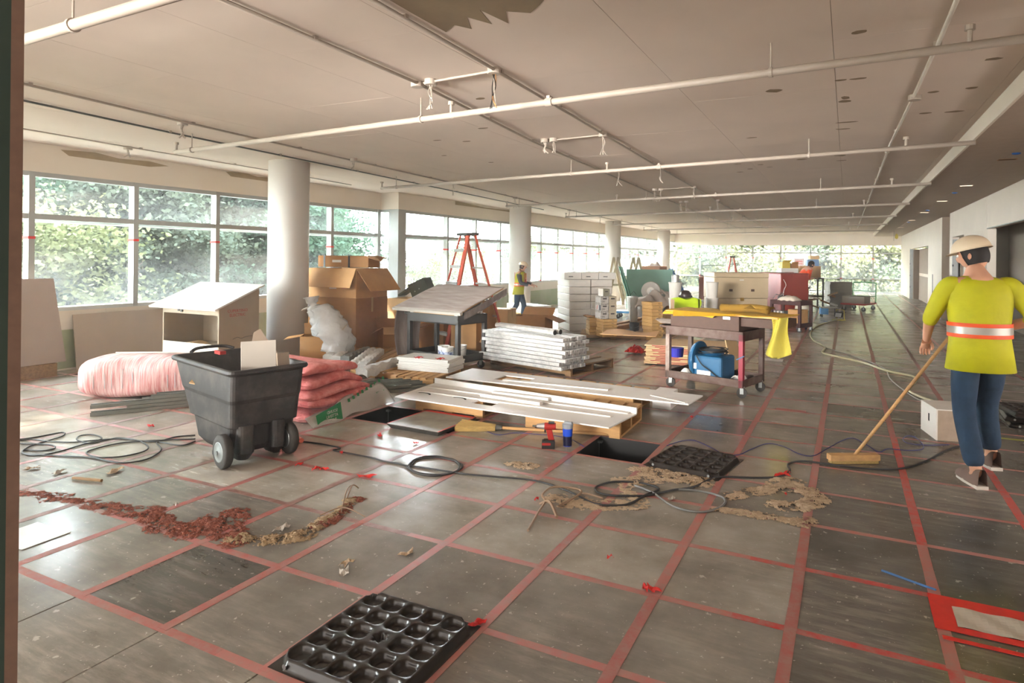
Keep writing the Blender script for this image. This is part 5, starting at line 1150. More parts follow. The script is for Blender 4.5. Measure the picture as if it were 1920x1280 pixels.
MB().sheet(lambda u, w: (.14+.8*u*L, -.045-.0*w, .03-.07*w*(1-u*.8)), 20, 3, .004).obj('felt_fold', M_FELT, t)
MB().sheet(lambda u, w: (L+.33+.13*u*(1+.5*w)-.05*w*(1-u)+.015*math.sin(w*5+u*3), .02+.10*u+.05*math.sin(u*8+w*3), .02-.46*w*(1-.25*abs(u-.4))), 12, 16, .005).obj('hanging_felt', mat('pale_yellow_felt', (190, 176, 70), .95, var=.12), t, smooth=True)
t = thing('gold_felt_roll', 'rolled old gold felt lying on the yellow felt', 'felt roll', (*wc(.62, .26), .985), rz-.05)
MB().tube(spline([(0, 0, .03), (.2, .02, .035), (.42, 0, .05), (.62, -.03, .04)], 6), [.05]*19, 12).obj('roll', M_FELT2, t, smooth=True); MB().grid(lambda u, w: (.34+.3*u, -.09+.2*w, .03+.05*math.sin(u*7)*math.sin(w*3)+.02), 10, 8).obj('loose_end', M_FELT2, t, smooth=True)
t = thing('air_mover', 'blue carpet blower on the shop cart lower shelf, its cord coiled on top', 'blower', (*wc(.28, .10), .131), rz)
MB().lathe([(.10, 0), (.20, .01), (.225, .05), (.225, .07), (.20, .075)], 30, (0, 0, 0), 'X').obj('inlet_cone', M_BLUE, t, (-.0, .16, .225)); MB().bx(.07, .44, -.02, .36, .0, .30).obj('housing', M_BLUE, t, bev=.03); MB().bx(.12, .30, -.024, -.02, .02, .12).obj('white_label', M_WHITE, t); MB().bx(.07, .11, -.024, -.02, .13, .2).obj('side_label', M_WHITE, t)
M_DB = mat('deep_blue_plastic', (22, 70, 104), .35)
MB().lathe([(.02, 0), (.12, .0), (.14, .03), (.12, .06)], 24, (.24, .16, .30)).obj('cord_drum', M_DB, t)
MB().tube([((.24+(.165+.02*math.sin(k*.9))*math.cos(k*PI/8)), .16+(.15+.015*math.cos(k*.7))*math.sin(k*PI/8), .33+.012*math.sin(k*.5)+.0006*k) for k in range(80)], .007, 6).obj('power_cord', M_BLACK, t, smooth=True)
MB().tube(spline([(.12, -.05, .30), (.2, -.06, .2), (.3, -.05, .14), (.42, -.04, .06), (.5, .0, .03)], 6), .007, 6).obj('power_cord', M_BLACK, t)
for k, (x, y, lb) in enumerate(((.10, .10, 'crumpled white paper on the lower shelf left of the blower'), (.78, .12, 'folded white paper on the lower shelf right of the blower'))):
    q = wc(x, y); o = MB().grid(lambda u, w: (.18*u, .2*w, .012+.09*math.sin(PI*u)*abs(math.sin(w*4+k))), 8, 8).obj('crumpled_paper', M_WHITE, None, (q[0], q[1], .135), (0, 0, rz)); tag(o, lb, 'paper')
t = thing('paper_stack', 'loose newspapers on the handle end of the shop cart', 'paper', (*wc(-.16, .12), .775), rz+.2)
for k in range(4): MB().sheet(lambda u, w: (.34*u-.02*k, .24*w, .012*k+.02*math.sin(u*5+k)*w+.01), 8, 4, .003).obj('newspaper', M_FAB, t, (0, 0, 0), (0, 0, .15*k-.2))
# ---------------- stacked boards behind the cart
a, b = G(1209, 683), G(1362, 692); rz = ang(a, b); L = math.hypot(b[0]-a[0], b[1]-a[1]); bm = MB().bx(0, L, 0, .85, 0, .0145).mesh('wall_board', M_CARDP)
for k in range(14):
    o = link('stacked_board', bm, None, (a[0]+random.uniform(-.02, .02), a[1]+random.uniform(-.015, .015), .02+.0205*k), (0, 0, rz+random.uniform(-.01, .01)))
    MB().bx(.05+.2*random.random(), .3+.5*random.random(), -.001, 0, .002, .012).obj('red_edge_print', M_REDP, o)
    tag(o, 'pale board in the stack behind the shop cart, %s from the floor' % ORD[k], 'board', 'boards stacked behind the shop cart')
o = MB().bx(0, L, 0, .8, 0, .018).obj('base_sheet', M_DARK, None, (a[0], a[1]+.02, .001), (0, 0, rz)); tag(o, 'dark base sheet under the stacked boards', 'board')
c = G(1372, 694); o = MB().bx(0, .012, 0, .55, 0, .50).obj('leaning_board', M_CARDP, None, (c[0]+.02, c[1]-.1, .0), (0, math.radians(-14), math.radians(-6))); tag(o, 'pale board leaning against the stacked boards, seen right of the blower', 'board')
o = MB().lathe([(.09, 0), (.1, .12), (.09, .12)], 20).obj('blue_pail', mat('royal_blue', (34, 34, 150), .4), None, (*G(1268, 668, .31), .31)); tag(o, 'small royal blue pail on the stacked boards', 'pail')

c = G(1722, 1092); o = MB().tube(spline([(-.13, .05, .002), (-.05, .012, .004), (.03, -.02, .002), (.10, -.05, .003)], 4), .007, 4).obj('blue_tape_strip', mat('blue_masking_tape', (70, 110, 160), .5), None, (c[0]-.03, c[1], 0)); tag(o, 'thin strip of blue masking tape on the floor near the bright red crossing', 'tape')
# ================================================================== MIDDLE AND BACK OF THE HALL
def rounded(t, name, x0, x1, y0, y1, z0, z1, m, bev=.01): return MB().bx(x0, x1, y0, y1, z0, z1).obj(name, m, t, bev=bev)
# ---- tower of white cartons
a = G(1067, 621); rz = math.radians(40); cx, cy = math.cos(rz), math.sin(rz)
M_WC = mat('glossy_white_carton', (232, 228, 220), .4, var=.06, scale=4, bump=.25, bscale=5)
for k in range(7):
    for q in range(2):
        x0 = .50*q; j = random.uniform(-.008, .008)
        t = thing('white_carton', 'shiny white carton in the tower by the window side, %s from the floor, %s' % (ORD[k], ('left', 'right')[q]), 'box', (a[0]+cx*x0+j, a[1]+cy*x0+j, .163*k+.0005), rz, 'white cartons in the tower')
        rounded(t, 'body', 0, .492, 0, .98, 0, .157, M_WC, .012)
        MB().tube([(.25+.15*math.copysign(abs(math.cos(b))**.6, math.cos(b)), -.002, .08+.045*math.copysign(abs(math.sin(b))**.6, math.sin(b))) for b in [PI*i/9 for i in range(18)]], .004, 5, True).obj('embossed_oval', M_WC, t)
for q in range(3):
    t = thing('white_carton', 'white carton in the top row of the tower, %s from the left' % ORD[q], 'box', (a[0]+cx*(.40*q-.13), a[1]+cy*(.40*q-.13), 1.143), rz, 'top row of the white carton tower')
    rounded(t, 'body', 0, .39, -.03, .98, 0, .15, M_WC, .006); MB().bx(.1, .2, -.0315, -.0302, .05, .07).obj('small_print', M_STEELD, t)
# ---- pallet with brown and printed cartons
c = G(1090, 634); pallet('low wooden pallet under the brown flooring cartons', (c[0]+.0, c[1]-.05), math.radians(20), L=1.3, Wd=.8, m=M_WOODD, n=6, h=.10)
M_TXT = mat('black_print', (40, 34, 30), .6)
M_KR = mat('kraft_carton', (190, 150, 92), .85, var=.14, scale=7)
def flat_stack(p, rz, n, w, d, h, z0, label, grp, m=M_KR, txt='Rix', jit=.012, tag_m=None):
    for k in range(n):
        j1, j2 = random.uniform(-jit, jit), random.uniform(-jit, jit)
        t = thing('flat_carton', '%s, %s from the bottom' % (label, ORD[k]), 'box', (p[0]+j1, p[1]+j2, z0+k*(h+.001)), rz+random.uniform(-.03, .03), grp)
        rounded(t, 'body', 0, w, 0, d, 0, h-.003, m, .005)
        MB().bx(w*.62, w*.82, -.0012, 0, h*.38, h*.66).obj('black_lettering_block', M_TXT, t) if txt == 'x' else None
        if txt == 'Rix': text('Rix', h*.62, M_TXT, t, (w*.72, -.0008, h*.5), (PI/2, 0, 0))
        if tag_m and k in (2, 4): MB().bx(-.0012, 0, d*.4, d*.6, h*.1, h*.9).obj('teal_label', tag_m, t)
p = G(1105, 628, .1); flat_stack((p[0], p[1]), math.radians(35)+PI/2-PI/2, 6, .30, .30, .056, .101, 'flat brown carton in the left stack on the low pallet', 'left stack on the low pallet')
P = p
p = G(1130, 632, .1); flat_stack((p[0], p[1]), math.radians(46), 6, .30, .30, .056, .101, 'flat brown carton in the right stack on the low pallet', 'right stack on the low pallet')
o = MB().sheet(lambda u, w: (.36*u-.03, .32*w, .012*math.sin(u*9)), 8, 3, .02).obj('torn_carton_top', M_CARDD, None, (P[0]-.02, P[1]-.01, .465), (0, 0, math.radians(35))); tag(o, 'torn open carton lid on the left brown stack', 'cardboard')
M_PR = mat('grey_printed_carton', (186, 180, 172), .6, var=.22, scale=34, col2=(120, 116, 112), fac=(.44, .5)); M_NV = mat('navy_print', (40, 48, 78), .5); M_OLV = mat('olive_grey_carton', (134, 130, 112), .7)
pa = p
for k in range(3):
    for q in range(2):
        t = thing('printed_carton', 'grey and white printed carton above the brown cartons, %s row from below, %s' % (ORD[k], ('left', 'right')[q]), 'box', (pa[0]-.03+.17*q*math.cos(.8), pa[1]-.03+.17*q*math.sin(.8), .447+.145*k), math.radians(46), 'printed cartons on the brown stack')
        rounded(t, 'body', 0, .16, 0, .26, 0, .143, M_PR if q == 0 else mat('light_kraft_print', (176, 164, 142), .7, var=.2, scale=20), .003)
        MB().bx(-.0012, 0, .01, .25, .02, .12).obj('white_text_panel', mat('white_text_panel', (214, 210, 206), .6, var=.3, scale=60), t)
        MB().bx(.04, .12, -.0012, 0, .085, .11).obj('black_logo', M_TXT, t)
        if k == 1: MB().bx(-.0018, -.0012, .01, .08, .02, .12).obj('navy_panel', M_NV, t); MB().box((-.0016, .17, .07), (.001, .02, .09), rx=.4).obj('colour_stripe', mat('rainbow_red', (220, 90, 70), .5), t)
t = thing('printed_carton', 'single olive and white carton crowning the printed stack', 'box', (pa[0]-.0, pa[1]-.0, .883), math.radians(46)); rounded(t, 'body', 0, .14, 0, .22, 0, .14, M_OLV, .003); MB().bx(-.0012, 0, .0, .22, .0, .14).obj('white_face', M_WHITE, t); MB().bx(.04, .10, -.0012, 0, .08, .10).obj('black_logo', M_TXT, t)
# ---- tall stack of flat cartons, dark pail and neighbours
p = G(1222, 639); TEAL = mat('teal_label', (120, 196, 196), .5)
flat_stack(p, math.radians(52), 11, .26, .34, .068, .001, 'flat brown carton in the tall stack beside the shop cart', 'tall stack of flat cartons', tag_m=None, jit=.018)
p = G(1245, 628); flat_stack((p[0], p[1]+.1), math.radians(52), 6, .24, .3, .07, .001, 'flat brown carton with a teal label behind the tall leaning stack', 'stack with teal labels', tag_m=TEAL)
p = G(1192, 614); flat_stack((p[0]+.12, p[1]+.4), math.radians(20), 6, .30, .3, .07, .001, 'brown carton left of and behind the tall leaning stack', 'short stack behind the dark pail', tag_m=TEAL, txt='')
p = G(1191, 628); bucket('dark grey pail standing left of the tall carton stack', p[0]-.02, p[1], 0, .105, .26, m=mat('dark_grey_pail', (58, 58, 60), .5))
for k, (q0, q1, lb) in enumerate((((1150, 622), (1196, 612), 'brown steel beam lying behind the low pallet, front one'), ((1155, 615), (1200, 604), 'brown steel beam lying behind the low pallet, back one'))):
    A, B = G(*q0), G(*q1); o = MB().bx(0, 2.2, 0, .14, 0, .10).obj('timber_beam', M_CARDD, None, (A[0], A[1], 0), (0, 0, ang(A, B))); tag(o, lb, 'beam')
# ---- green boards leaning
t = thing('leaning_green_boards', 'stack of green faced boards leaning on a pale panel beyond the white tower', 'board stack', (*G(1192, 584), 0), math.radians(20))
M_GG = mat('green_board_edge', (46, 120, 92), .5, var=.15); M_GF = mat('pale_green_board', (150, 200, 182), .3, var=.12, scale=1.5, spec=.7)
for k in range(4): MB().bx(-.02, 0, 0, 1.3, 0, 1.42).obj('board', (M_GG, M_GF, M_GG, M_GG)[k], t, (-.03*k, .0, 0), (0, math.radians(-17), 0))
MB().bx(0, 1.5, -.01, .01, 0, 1.28).obj('pale_face_board', M_GF, t, (-.25, 1.32, 0), (math.radians(-9), 0, 0))
# ---- blue platform dolly with white bucket
a = G(1150, 597); b = G(1232, 600)
t = thing('blue_dolly', 'low blue platform dolly left of the drop cloth heap', 'dolly', (a[0], a[1], 0), ang(a, b))
rounded(t, 'deck', 0, 1.0, 0, .6, .15, .20, mat('bright_blue', (74, 146, 206), .45), .006); rounded(t, 'deck_top', .01, .99, .01, .59, .2, .206, M_WHITE, .002)
for x in (.12, .88):
    for y in (.08, .5): caster(t, x, y, .06, .2)
q = (a[0]+.42, a[1]+.32); bucket('large white bucket with a lid on the blue dolly', q[0], q[1], .207, .15, .36, lid=True)
# ---- wooden A frames beyond
M_LATH = mat('tan_lath', (196, 178, 146), .8)
for k, px in enumerate((1146, 1170)):
    x, y = -6.95+.62*k, 20.0+.3*k; t = thing('wooden_trestle', 'tan wooden A shaped trestle beyond the green boards, %s one' % ('left', 'right')[k], 'trestle', (x, y, 0), math.radians(28))
    for s in (-1, 1):
        for d in (0, 1.0): MB().add([(s*.36-.04, d-.02, 0), (s*.36+.04, d-.02, 0), (s*.36+.04, d+.02, 0), (s*.36-.04, d+.02, 0), (-.04, d-.02, 1.66), (.04, d-.02, 1.66), (.04, d+.02, 1.66), (-.04, d+.02, 1.66)], [(0, 3, 2, 1), (4, 5, 6, 7), (0, 1, 5, 4), (1, 2, 6, 5), (2, 3, 7, 6), (3, 0, 4, 7)]).obj('leg', M_LATH, t)
    MB().bx(-.2, .2, -.01, .01, .7, .76).obj('cross_bar', M_LATH, t)
# ---- heap under a drop cloth, cable reel, pails
bx_ = G(1225, 612)
carton('storage_carton', 'carton carrying the crumpled grey drop cloth', (bx_[0]-.1, bx_[1]+.2), math.radians(25), .9, .6, .50, m=M_CARDD)
o = MB().sheet(lambda u, w: (-.35+1.35*u, -.15+.95*w, .04+.28*math.sin(PI*u)**.7*math.sin(PI*min(1, w*1.05))+.05*math.sin(u*17+w*5)*math.cos(w*13+u*4)+.03*math.sin(u*37+w*19)-.25*max(0, .25-w)-.3*max(0, .15-u)), 60, 44, .006).obj('drop_cloth', M_FAB, None, (bx_[0]-.12, bx_[1]+.1, .50), (0, 0, math.radians(20)), smooth=True); tag(o, 'big crumpled grey drop cloth heaped behind the tall carton stack', 'drop cloth')
t = thing('cable_reel', 'grey cable reel on a stand behind the drop cloth', 'cable reel', (-4.35, 15.0, 0), math.radians(10)); M_GP = mat('grey_plastic', (176, 170, 160), .5)
MB().lathe([(.22, -.06), (.235, -.05), (.235, -.04), (.14, -.035), (.14, .035), (.235, .04), (.235, .05), (.22, .06)], 30, (0, 0, .82), 'Y').obj('spool', M_GP, t); MB().lathe([(.09, -.075), (.10, -.06)], 16, (0, 0, .82), 'Y').obj('motor', M_WHITE, t)
for s in (-1, 1): MB().tube([(s*.22, -.12, 0), (s*.1, -.1, .5), (0, -.09, .85), (s*.1, .1, .5), (s*.22, .16, 0)], .014, 6).obj('stand_tube', M_STEEL, t)
for k, (x, y, h, lb) in enumerate(((-4.05, 14.9, .30, 'steel kettle like can right of the cable reel'), (-4.7, 14.7, .26, 'grey metal case left of the cable reel'))):
    t = thing('metal_can', lb, 'can', (x, y, .0)); MB().lathe([(.09, 0), (.10, .02), (.10, .72-.06*k), (.07, .76-.06*k)], 18).obj('can_body', M_STEEL if k == 0 else M_GP, t); MB().tube([(-.07, 0, .74), (0, 0, .82), (.07, 0, .74)], .006, 5).obj('handle', M_STEELD, t)
t = thing('crumpled_film', 'tangle of white plastic film and strips left of the cable reel', 'plastic', (-4.95, 15.9, 0)); MB().grid(lambda u, w: (.28*(u-.5)*2, .22*(w-.5)*2, .55*math.sin(PI*u)*math.sin(PI*w)+.06*math.sin(u*23+w*7)*math.sin(w*17)), 26, 20).obj('film', M_FILM, t)
for k, (x, y, z0, n, lb) in enumerate(((-3.55, 14.2, 0, 3, 'white pail in the tall pail tower left of the hanging vest'), (-2.86, 14.9, 0, 3, 'white pail in the stack right of the hanging vest'), (-3.75, 15.6, 0, 2, 'white pail behind the tall pail tower'))):
    for j in range(n): bucket('%s, %s from the floor' % (lb, ORD[j]), x+random.uniform(-.01, .01), y, z0+.36*j, .145, .34, lid=True, handle=False, group='stacked white pails')
t = thing('paint_can', 'small silver paint can on top of the tall pail tower', 'can', (-3.55, 14.2, 1.05)); MB().lathe([(.085, 0), (.085, .19), (.08, .195)], 20).obj('can_body', mat('silver_can', (190, 188, 184), .35, .6), t); MB().lathe([(.088, .18), (.088, .2)], 20).obj('rim', M_STEEL, t)
carton('storage_carton', 'brown carton under the neon vest, lower one', (-3.42, 13.6), math.radians(24), .42, .4, .36, m=M_CARD); carton('storage_carton', 'brown carton under the neon vest, upper one', (-3.41, 13.62), math.radians(28), .40, .38, .35, m=M_CARD, z=.361)
M_NEON = mat('neon_yellow', (196, 226, 20), .7, var=.12, scale=8, bump=.3, bscale=12)
t = thing('neon_vest', 'neon yellow safety vest draped over the brown cartons', 'vest', (-3.40, 13.60, .715), math.radians(26))
MB().sheet(lambda u, w: (-.02+.50*u+.05*w*(u-.3), .36-.42*min(1, w*2.0)-.03*max(0, w-.5), .012+.03*math.sin(u*9)*math.sin(w*4)+.03*math.sin(PI*u)-max(0, w-.5)*.75*(.5+.5*u)), 20, 26, .006).obj('vest_cloth', M_NEON, t, smooth=True)
MB().sheet(lambda u, w: (.42+.14*u+.02*math.sin(w*9), .30-.3*u, .03-.50*w), 8, 16, .006).obj('vest_flap', M_NEON, t, smooth=True)
t = thing('hard_hat', 'dark hard hat with ear muffs lying on the neon vest', 'hard hat', (-3.24, 13.88, .76), math.radians(20)); M_DH = mat('dark_brown_shell', (58, 44, 40), .3)
MB().lathe([(.125, 0), (.13, .04), (.12, .10), (.08, .15), (.02, .165)], 26).obj('shell', M_DH, t, smooth=True); MB().lathe([(.045, -.02), (.05, 0), (.045, .02)], 16, (.13, 0, .0), 'X').lathe([(.045, -.02), (.05, 0), (.045, .02)], 16, (-.13, 0, .0), 'X').obj('ear_muff', M_BLACK, t); MB().bx(-.1, .1, -.16, -.11, 0, .012).obj('peak', M_DH, t)
# ---- job boxes
a, b = G(1336, 606), G(1437, 606); t = thing('beige_job_box', 'large beige steel job box with a hinged lid at the middle of the hall', 'job box', (a[0], a[1]+.2, 0), ang(a, b)); L = math.hypot(a[0]-b[0], a[1]-b[1]); M_BG = mat('beige_steel', (204, 184, 150), .5, .1, var=.06)
rounded(t, 'body', 0, L, 0, .75, .12, .62, M_BG); rounded(t, 'lid_front', -.01, L+.01, -.02, .76, .63, 1.16, M_BG); rounded(t, 'top_lid', -.02, L+.02, -.03, .77, 1.165, 1.28, M_BG); rounded(t, 'base_skid', .05, L-.05, .05, .7, .0, .12, M_STEELD)
for x in (L*.27, L*.68): MB().bx(x, x+.09, -.024, -.02, .80, .86).obj('recessed_handle', M_BRW, t)
MB().bx(L*.48, L*.54, -.05, -.02, .56, .64).obj('padlock', mat('brass', (190, 150, 70), .35, .7), t); MB().bx(L*.46, L*.54, -.034, -.03, 1.08, 1.11).obj('white_sticker', M_WHITE, t)
a = G(1515, 600); c = G(1464, 600); rz = ang(c, a); L = math.hypot(a[0]-c[0], a[1]-c[1])
t = thing('red_tool_cabinet', 'dark red steel tool cabinet on casters with a dusty grey side', 'tool cabinet', (c[0], c[1], 0), rz); M_DR = mat('dark_red_steel', (140, 48, 34), .35, .2, var=.12); M_GS = mat('dusty_grey_side', (150, 132, 120), .7, var=.25, scale=3, col2=(196, 184, 176))
rounded(t, 'cabinet_body', 0, L, .01, 1.35, .12, 1.24, M_DR); MB().bx(L, L+.004, .01, 1.35, .12, 1.24).obj('side_panel', M_GS, t); rounded(t, 'top_lid', -.02, L+.01, -.01, 1.36, 1.24, 1.265, M_DR); MB().bx(.01, L-.01, -.01, .012, .55, 1.22).obj('front_panel', M_DR, t); MB().bx(.02, L-.02, -.006, .012, .16, .52).obj('drawer_front', M_DR, t)
MB().tube(spline([(.05, -.02, 1.1), (.12, -.03, .95), (.06, -.03, .8), (.05, -.03, .6)], 6), .008, 6).obj('white_cord', M_WHITE, t)
for x in (.08, L-.08):
    for y in (.1, 1.25): caster(t, x, y, .05, .2)
# dark two shelf cart with sack
a, b = G(1443, 618), G(1500, 624); rz = ang(a, b); L = math.hypot(a[0]-b[0], a[1]-b[1]); t = thing('maroon_cart', 'dark maroon two shelf cart in front of the red cabinet', 'cart', (a[0], a[1], 0), rz); M_MR = mat('maroon_resin', (66, 26, 22), .5, var=.2)
rounded(t, 'upper_shelf', 0, L, 0, .55, .60, .70, M_MR); rounded(t, 'lower_shelf', 0, L, 0, .55, .10, .20, M_MR)
for x in (0, L-.06):
    for y in (0, .49): rounded(t, 'leg', x, x+.06, y, y+.06, .15, .62, M_MR, .003); caster(t, x+.03, y+.03, .045, .2)
def mc(x, y): return (a[0]+math.cos(rz)*x-math.sin(rz)*y, a[1]+math.sin(rz)*x+math.cos(rz)*y)
q = mc(.42, .05); carton('small_carton', 'small brown carton on the lower shelf of the maroon cart', q, rz, .32, .3, .30, z=.202)
q = mc(.03, .1); t = thing('book_row', 'row of grey binders on the lower shelf of the maroon cart', 'binders', (q[0], q[1], .202), rz)
for k in range(6): MB().bx(0, .038, 0, .26, 0, .24).obj('binder', M_STEEL if k % 2 else M_WHITE, t, (.045*k, 0, 0))
q = mc(.42, .12); t = thing('white_sack', 'folded white sack on top of the maroon cart', 'sack', (q[0], q[1], .702), rz); MB().grid(lambda u, w: (.42*(u-.5), .34*(w-.5), .11*(math.sin(PI*u)*math.sin(PI*w))**.35+.008*math.sin(u*19)), 20, 16).obj('sack_body', mat('cream_sack', (220, 208, 190), .8, bump=.4, bscale=14), t, smooth=True)
q = mc(.12, .2); t = thing('steel_fittings', 'tangle of dark steel clamps on top of the maroon cart', 'tools', (q[0], q[1], .702), rz)
for k in range(7): MB().tube([(random.uniform(-.15, .2), random.uniform(-.12, .2), .012+.01*k), (random.uniform(-.1, .15), random.uniform(-.1, .2), .04+.02*k), (random.uniform(-.15, .2), random.uniform(-.1, .2), .014)], .009, 5).obj('clamp', M_STEELD, t)
# white domed bucket on blue stand
c = G(1512, 616); t = thing('white_hopper', 'white domed hopper on a dark blue folding stand beside the maroon cart', 'hopper', (c[0]-.1, c[1]-.05, 0)); M_NB = mat('navy_stand', (28, 34, 74), .5)
MB().lathe([(.02, .66), (.10, .62), (.15, .54), (.16, .46), (.12, .40)], 24).obj('hopper_body', mat('ivory_plastic', (222, 216, 196), .5), t, smooth=True); MB().lathe([(.12, .42), (.14, .30), (.10, .20)], 20).obj('navy_bag', M_NB, t)
for s in (-1, 1): MB().tube([(s*.03, .1, .30), (s*.10, -.16, 0)], .018, 6).tube([(s*.03, -.1, .30), (s*.10, .16, 0)], .018, 6).obj('stand_leg', M_NB, t)
# shelf table between the job box and the cabinet
t = thing('work_table', 'dark table edge with bags and bottles between beige box and red cabinet', 'table', (-2.35, 20.5, 0), math.radians(20)); rounded(t, 'table_top', 0, 1.4, 0, .6, .74, .80, M_BLACK, .004)
for x in (.03, 1.33):
    for y in (.03, .53): MB().bx(x, x+.04, y, y+.04, 0, .74).obj('leg', M_STEELD, t)
for k, (m, x, h, lb) in enumerate(((M_WHITE, .1, .22, 'white bag on the dark table'), (mat('sky_blue', (90, 150, 206), .5), .42, .28, 'blue box on the dark table'), (mat('lemon', (226, 206, 60), .5), .62, .18, 'yellow tub on the dark table'), (mat('rose', (220, 130, 130), .5), .25, .15, 'rose pouch on the dark table'))):
    c_ = (-2.35+math.cos(.35)*x-math.sin(.35)*.2, 20.5+math.sin(.35)*x+math.cos(.35)*.2); o = MB().lathe([(.08, 0), (.10, .02), (.095, h*.8), (.05, h)], 10).obj('container', m, None, (*c_, .802)); tag(o, lb, 'container')
# boxes piled behind the red cabinet
c_ = (-1.95, 22.6)
o = carton('storage_carton', 'white carton with red print on the pile behind the red cabinet', (-2.0, 22.4), math.radians(20), .55, .45, .30, m=M_WHITE, z=1.05, marks=[('F', .12, .4, .12, .17, M_REDP)])
o = carton('storage_carton', 'brown carton on the pile behind the red cabinet, right of the white one', (-1.38, 22.6), math.radians(20), .62, .45, .38, m=M_CARD, z=1.05)
carton('storage_carton', 'small blue and grey carton topping the pile behind the red cabinet', (-1.2, 22.72), math.radians(18), .36, .3, .22, m=mat('steel_blue_carton', (120, 152, 190), .6), z=1.435)
carton('storage_carton', 'white and brown carton above the blue one, topmost behind the red cabinet', (-1.12, 22.78), math.radians(24), .30, .25, .12, m=M_CARDP, z=1.66)
carton('open_carton', 'yellow printed open carton on the white carton behind the red cabinet', (-1.98, 22.5), math.radians(22), .26, .3, .20, m=mat('yellow_print', (216, 190, 60), .6), z=1.352, flaps=(('F', 60), ('R', 40)))
carton('open_carton', 'small brown open carton beside the yellow one on the white carton', (-1.7, 22.6), math.radians(22), .22, .2, .14, m=M_CARDD, z=1.352, flaps=(('F', 30), ('L', 40)))
t = thing('tool_shelf', 'tall shelf unit behind the red cabinet carrying cartons', 'shelf', (-2.1, 22.35, 0), math.radians(20)); rounded(t, 'shelf_board', 0, 1.5, 0, .6, 1.0, 1.04, M_BRW, .003); rounded(t, 'shelf_board', 0, 1.5, 0, .6, .4, .44, M_BRW, .003)
for x in (0, 1.44):
    for y in (0, .54): MB().bx(x, x+.05, y, y+.05, 0, 1.0).obj('upright', M_STEELD, t)
# grey stack and platform cart, stool, lamp
a = G(1556, 577); rz = math.radians(18); sb = MB().bx(0, .72, 0, .6, 0, .043).mesh('grey_panel', mat('grey_floor_panel_edge', (136, 130, 118), .6, var=.15))
for k in range(20):
    o = link('grey_floor_panel', sb, None, (a[0]+random.uniform(-.012, .012), a[1]+random.uniform(-.012, .012), .002+.0445*k), (0, 0, rz)); tag(o, 'grey floor panel in the tall stack left of the green handled cart, layer %s' % (ORD+['fifteenth', 'sixteenth', 'seventeenth', 'eighteenth', 'nineteenth', 'twentieth'])[k], 'floor panel', 'tall stack of grey floor panels')
a = G(1577, 582); b = G(1609, 584); rz = ang(a, b); L = .75; t = thing('platform_cart', 'platform cart with a green tube handle and red deck near the end window', 'cart', (a[0]-.02, a[1], 0), rz)
rounded(t, 'deck', 0, L, 0, 1.2, .20, .25, M_REDP, .004); M_GT = mat('green_tube', (70, 140, 86), .4)
MB().tube(spline([(.02, 1.15, .25), (.02, 1.15, .8), (.08, 1.15, .90), (L-.08, 1.15, .90), (L-.02, 1.15, .8), (L-.02, 1.15, .25)], 6), .018, 8).obj('push_handle', M_GT, t, smooth=True); MB().cyl((.02, 1.15, .62), (L-.02, 1.15, .62), .012, 8).cyl((.02, 1.15, .45), (L-.02, 1.15, .45), .012, 8).obj('cross_rail', M_GT, t)
for x in (.08, L-.08):
    for y in (.1, 1.08): caster(t, x, y, .07, .1)
for k in range(5):
    q = (a[0]+.02, a[1]+.08); o = link('grey_floor_panel', sb, None, (q[0], q[1], .252+.0445*k), (0, 0, rz)); o.scale = (.95, 1, 1); tag(o, 'grey floor panel lying on the platform cart, %s from its deck' % ORD[k], 'floor panel', 'floor panels on the platform cart')
c = G(1553, 594); t = thing('low_stool', 'low grey topped stool with a light blue side near the red cabinet', 'stool', (c[0], c[1], 0), .2); rounded(t, 'seat', -.24, .24, -.16, .16, .26, .285, M_GP, .004); rounded(t, 'blue_bin', -.22, -.02, -.14, .14, .08, .25, mat('sky_blue', (90, 150, 206), .5), .004)
for x in (-.2, .18):
    for y in (-.13, .11): MB().bx(x, x+.03, y, y+.03, 0, .26).obj('leg', M_BLACK, t)
c = G(1573, 600); t = thing('work_light', 'portable floodlight with a yellow frame standing on the floor', 'work light', (c[0], c[1], 0), math.radians(-30)); MB().box((0, 0, .15), (.20, .06, .14), rx=-.35).obj('lamp_head', M_BLACK, t); MB().box((0, -.036, .14), (.17, .005, .11), rx=-.35).obj('lens', mat('lens', (206, 210, 206), .2), t); MB().tube([(-.13, -.1, .01), (-.13, .1, .01), (.13, .1, .01), (.13, -.1, .01)], .01, 6, True).tube([(-.11, .08, .01), (-.11, .05, .28), (.11, .05, .28), (.11, .08, .01)], .01, 6).obj('yellow_frame', mat('yellow_cage', (206, 186, 60), .5), t)
# brown cabinet, blue ladder, tool chest in the far left background
t = thing('brown_cabinet', 'tall light brown cabinet standing by the fourth column', 'cabinet', (-7.35, 24.0, 0), math.radians(22)); M_LB = mat('peach_brown_board', (206, 160, 128), .7, var=.08); rounded(t, 'cabinet_body', 0, 1.0, 0, .6, 0, 1.33, M_LB); MB().bx(.02, .68, -.012, 0, .03, 1.3).obj('door', M_LB, t); MB().bx(.7, .98, -.012, 0, .03, 1.3).obj('narrow_door', mat('darker_brown_door', (170, 124, 96), .7), t); MB().bx(.3, .6, -.02, -.012, .8, .83).obj('handle', M_STEEL, t)
t = thing('cloth_bundle', 'small heap of pale bags on the brown cabinet', 'bags', (-6.9, 24.3, 1.335)); MB().grid(lambda u, w: (.5*(u-.5), .3*(w-.5), .16*math.sin(PI*u)*math.sin(PI*w)*(1+.4*math.sin(u*11))), 14, 8).obj('bags', M_FAB, t)
t = thing('blue_step_ladder', 'blue step ladder leaning right of the brown cabinet', 'ladder', (-6.1, 23.6, 0), math.radians(25)); M_BL = mat('ladder_blue', (72, 130, 190), .5)
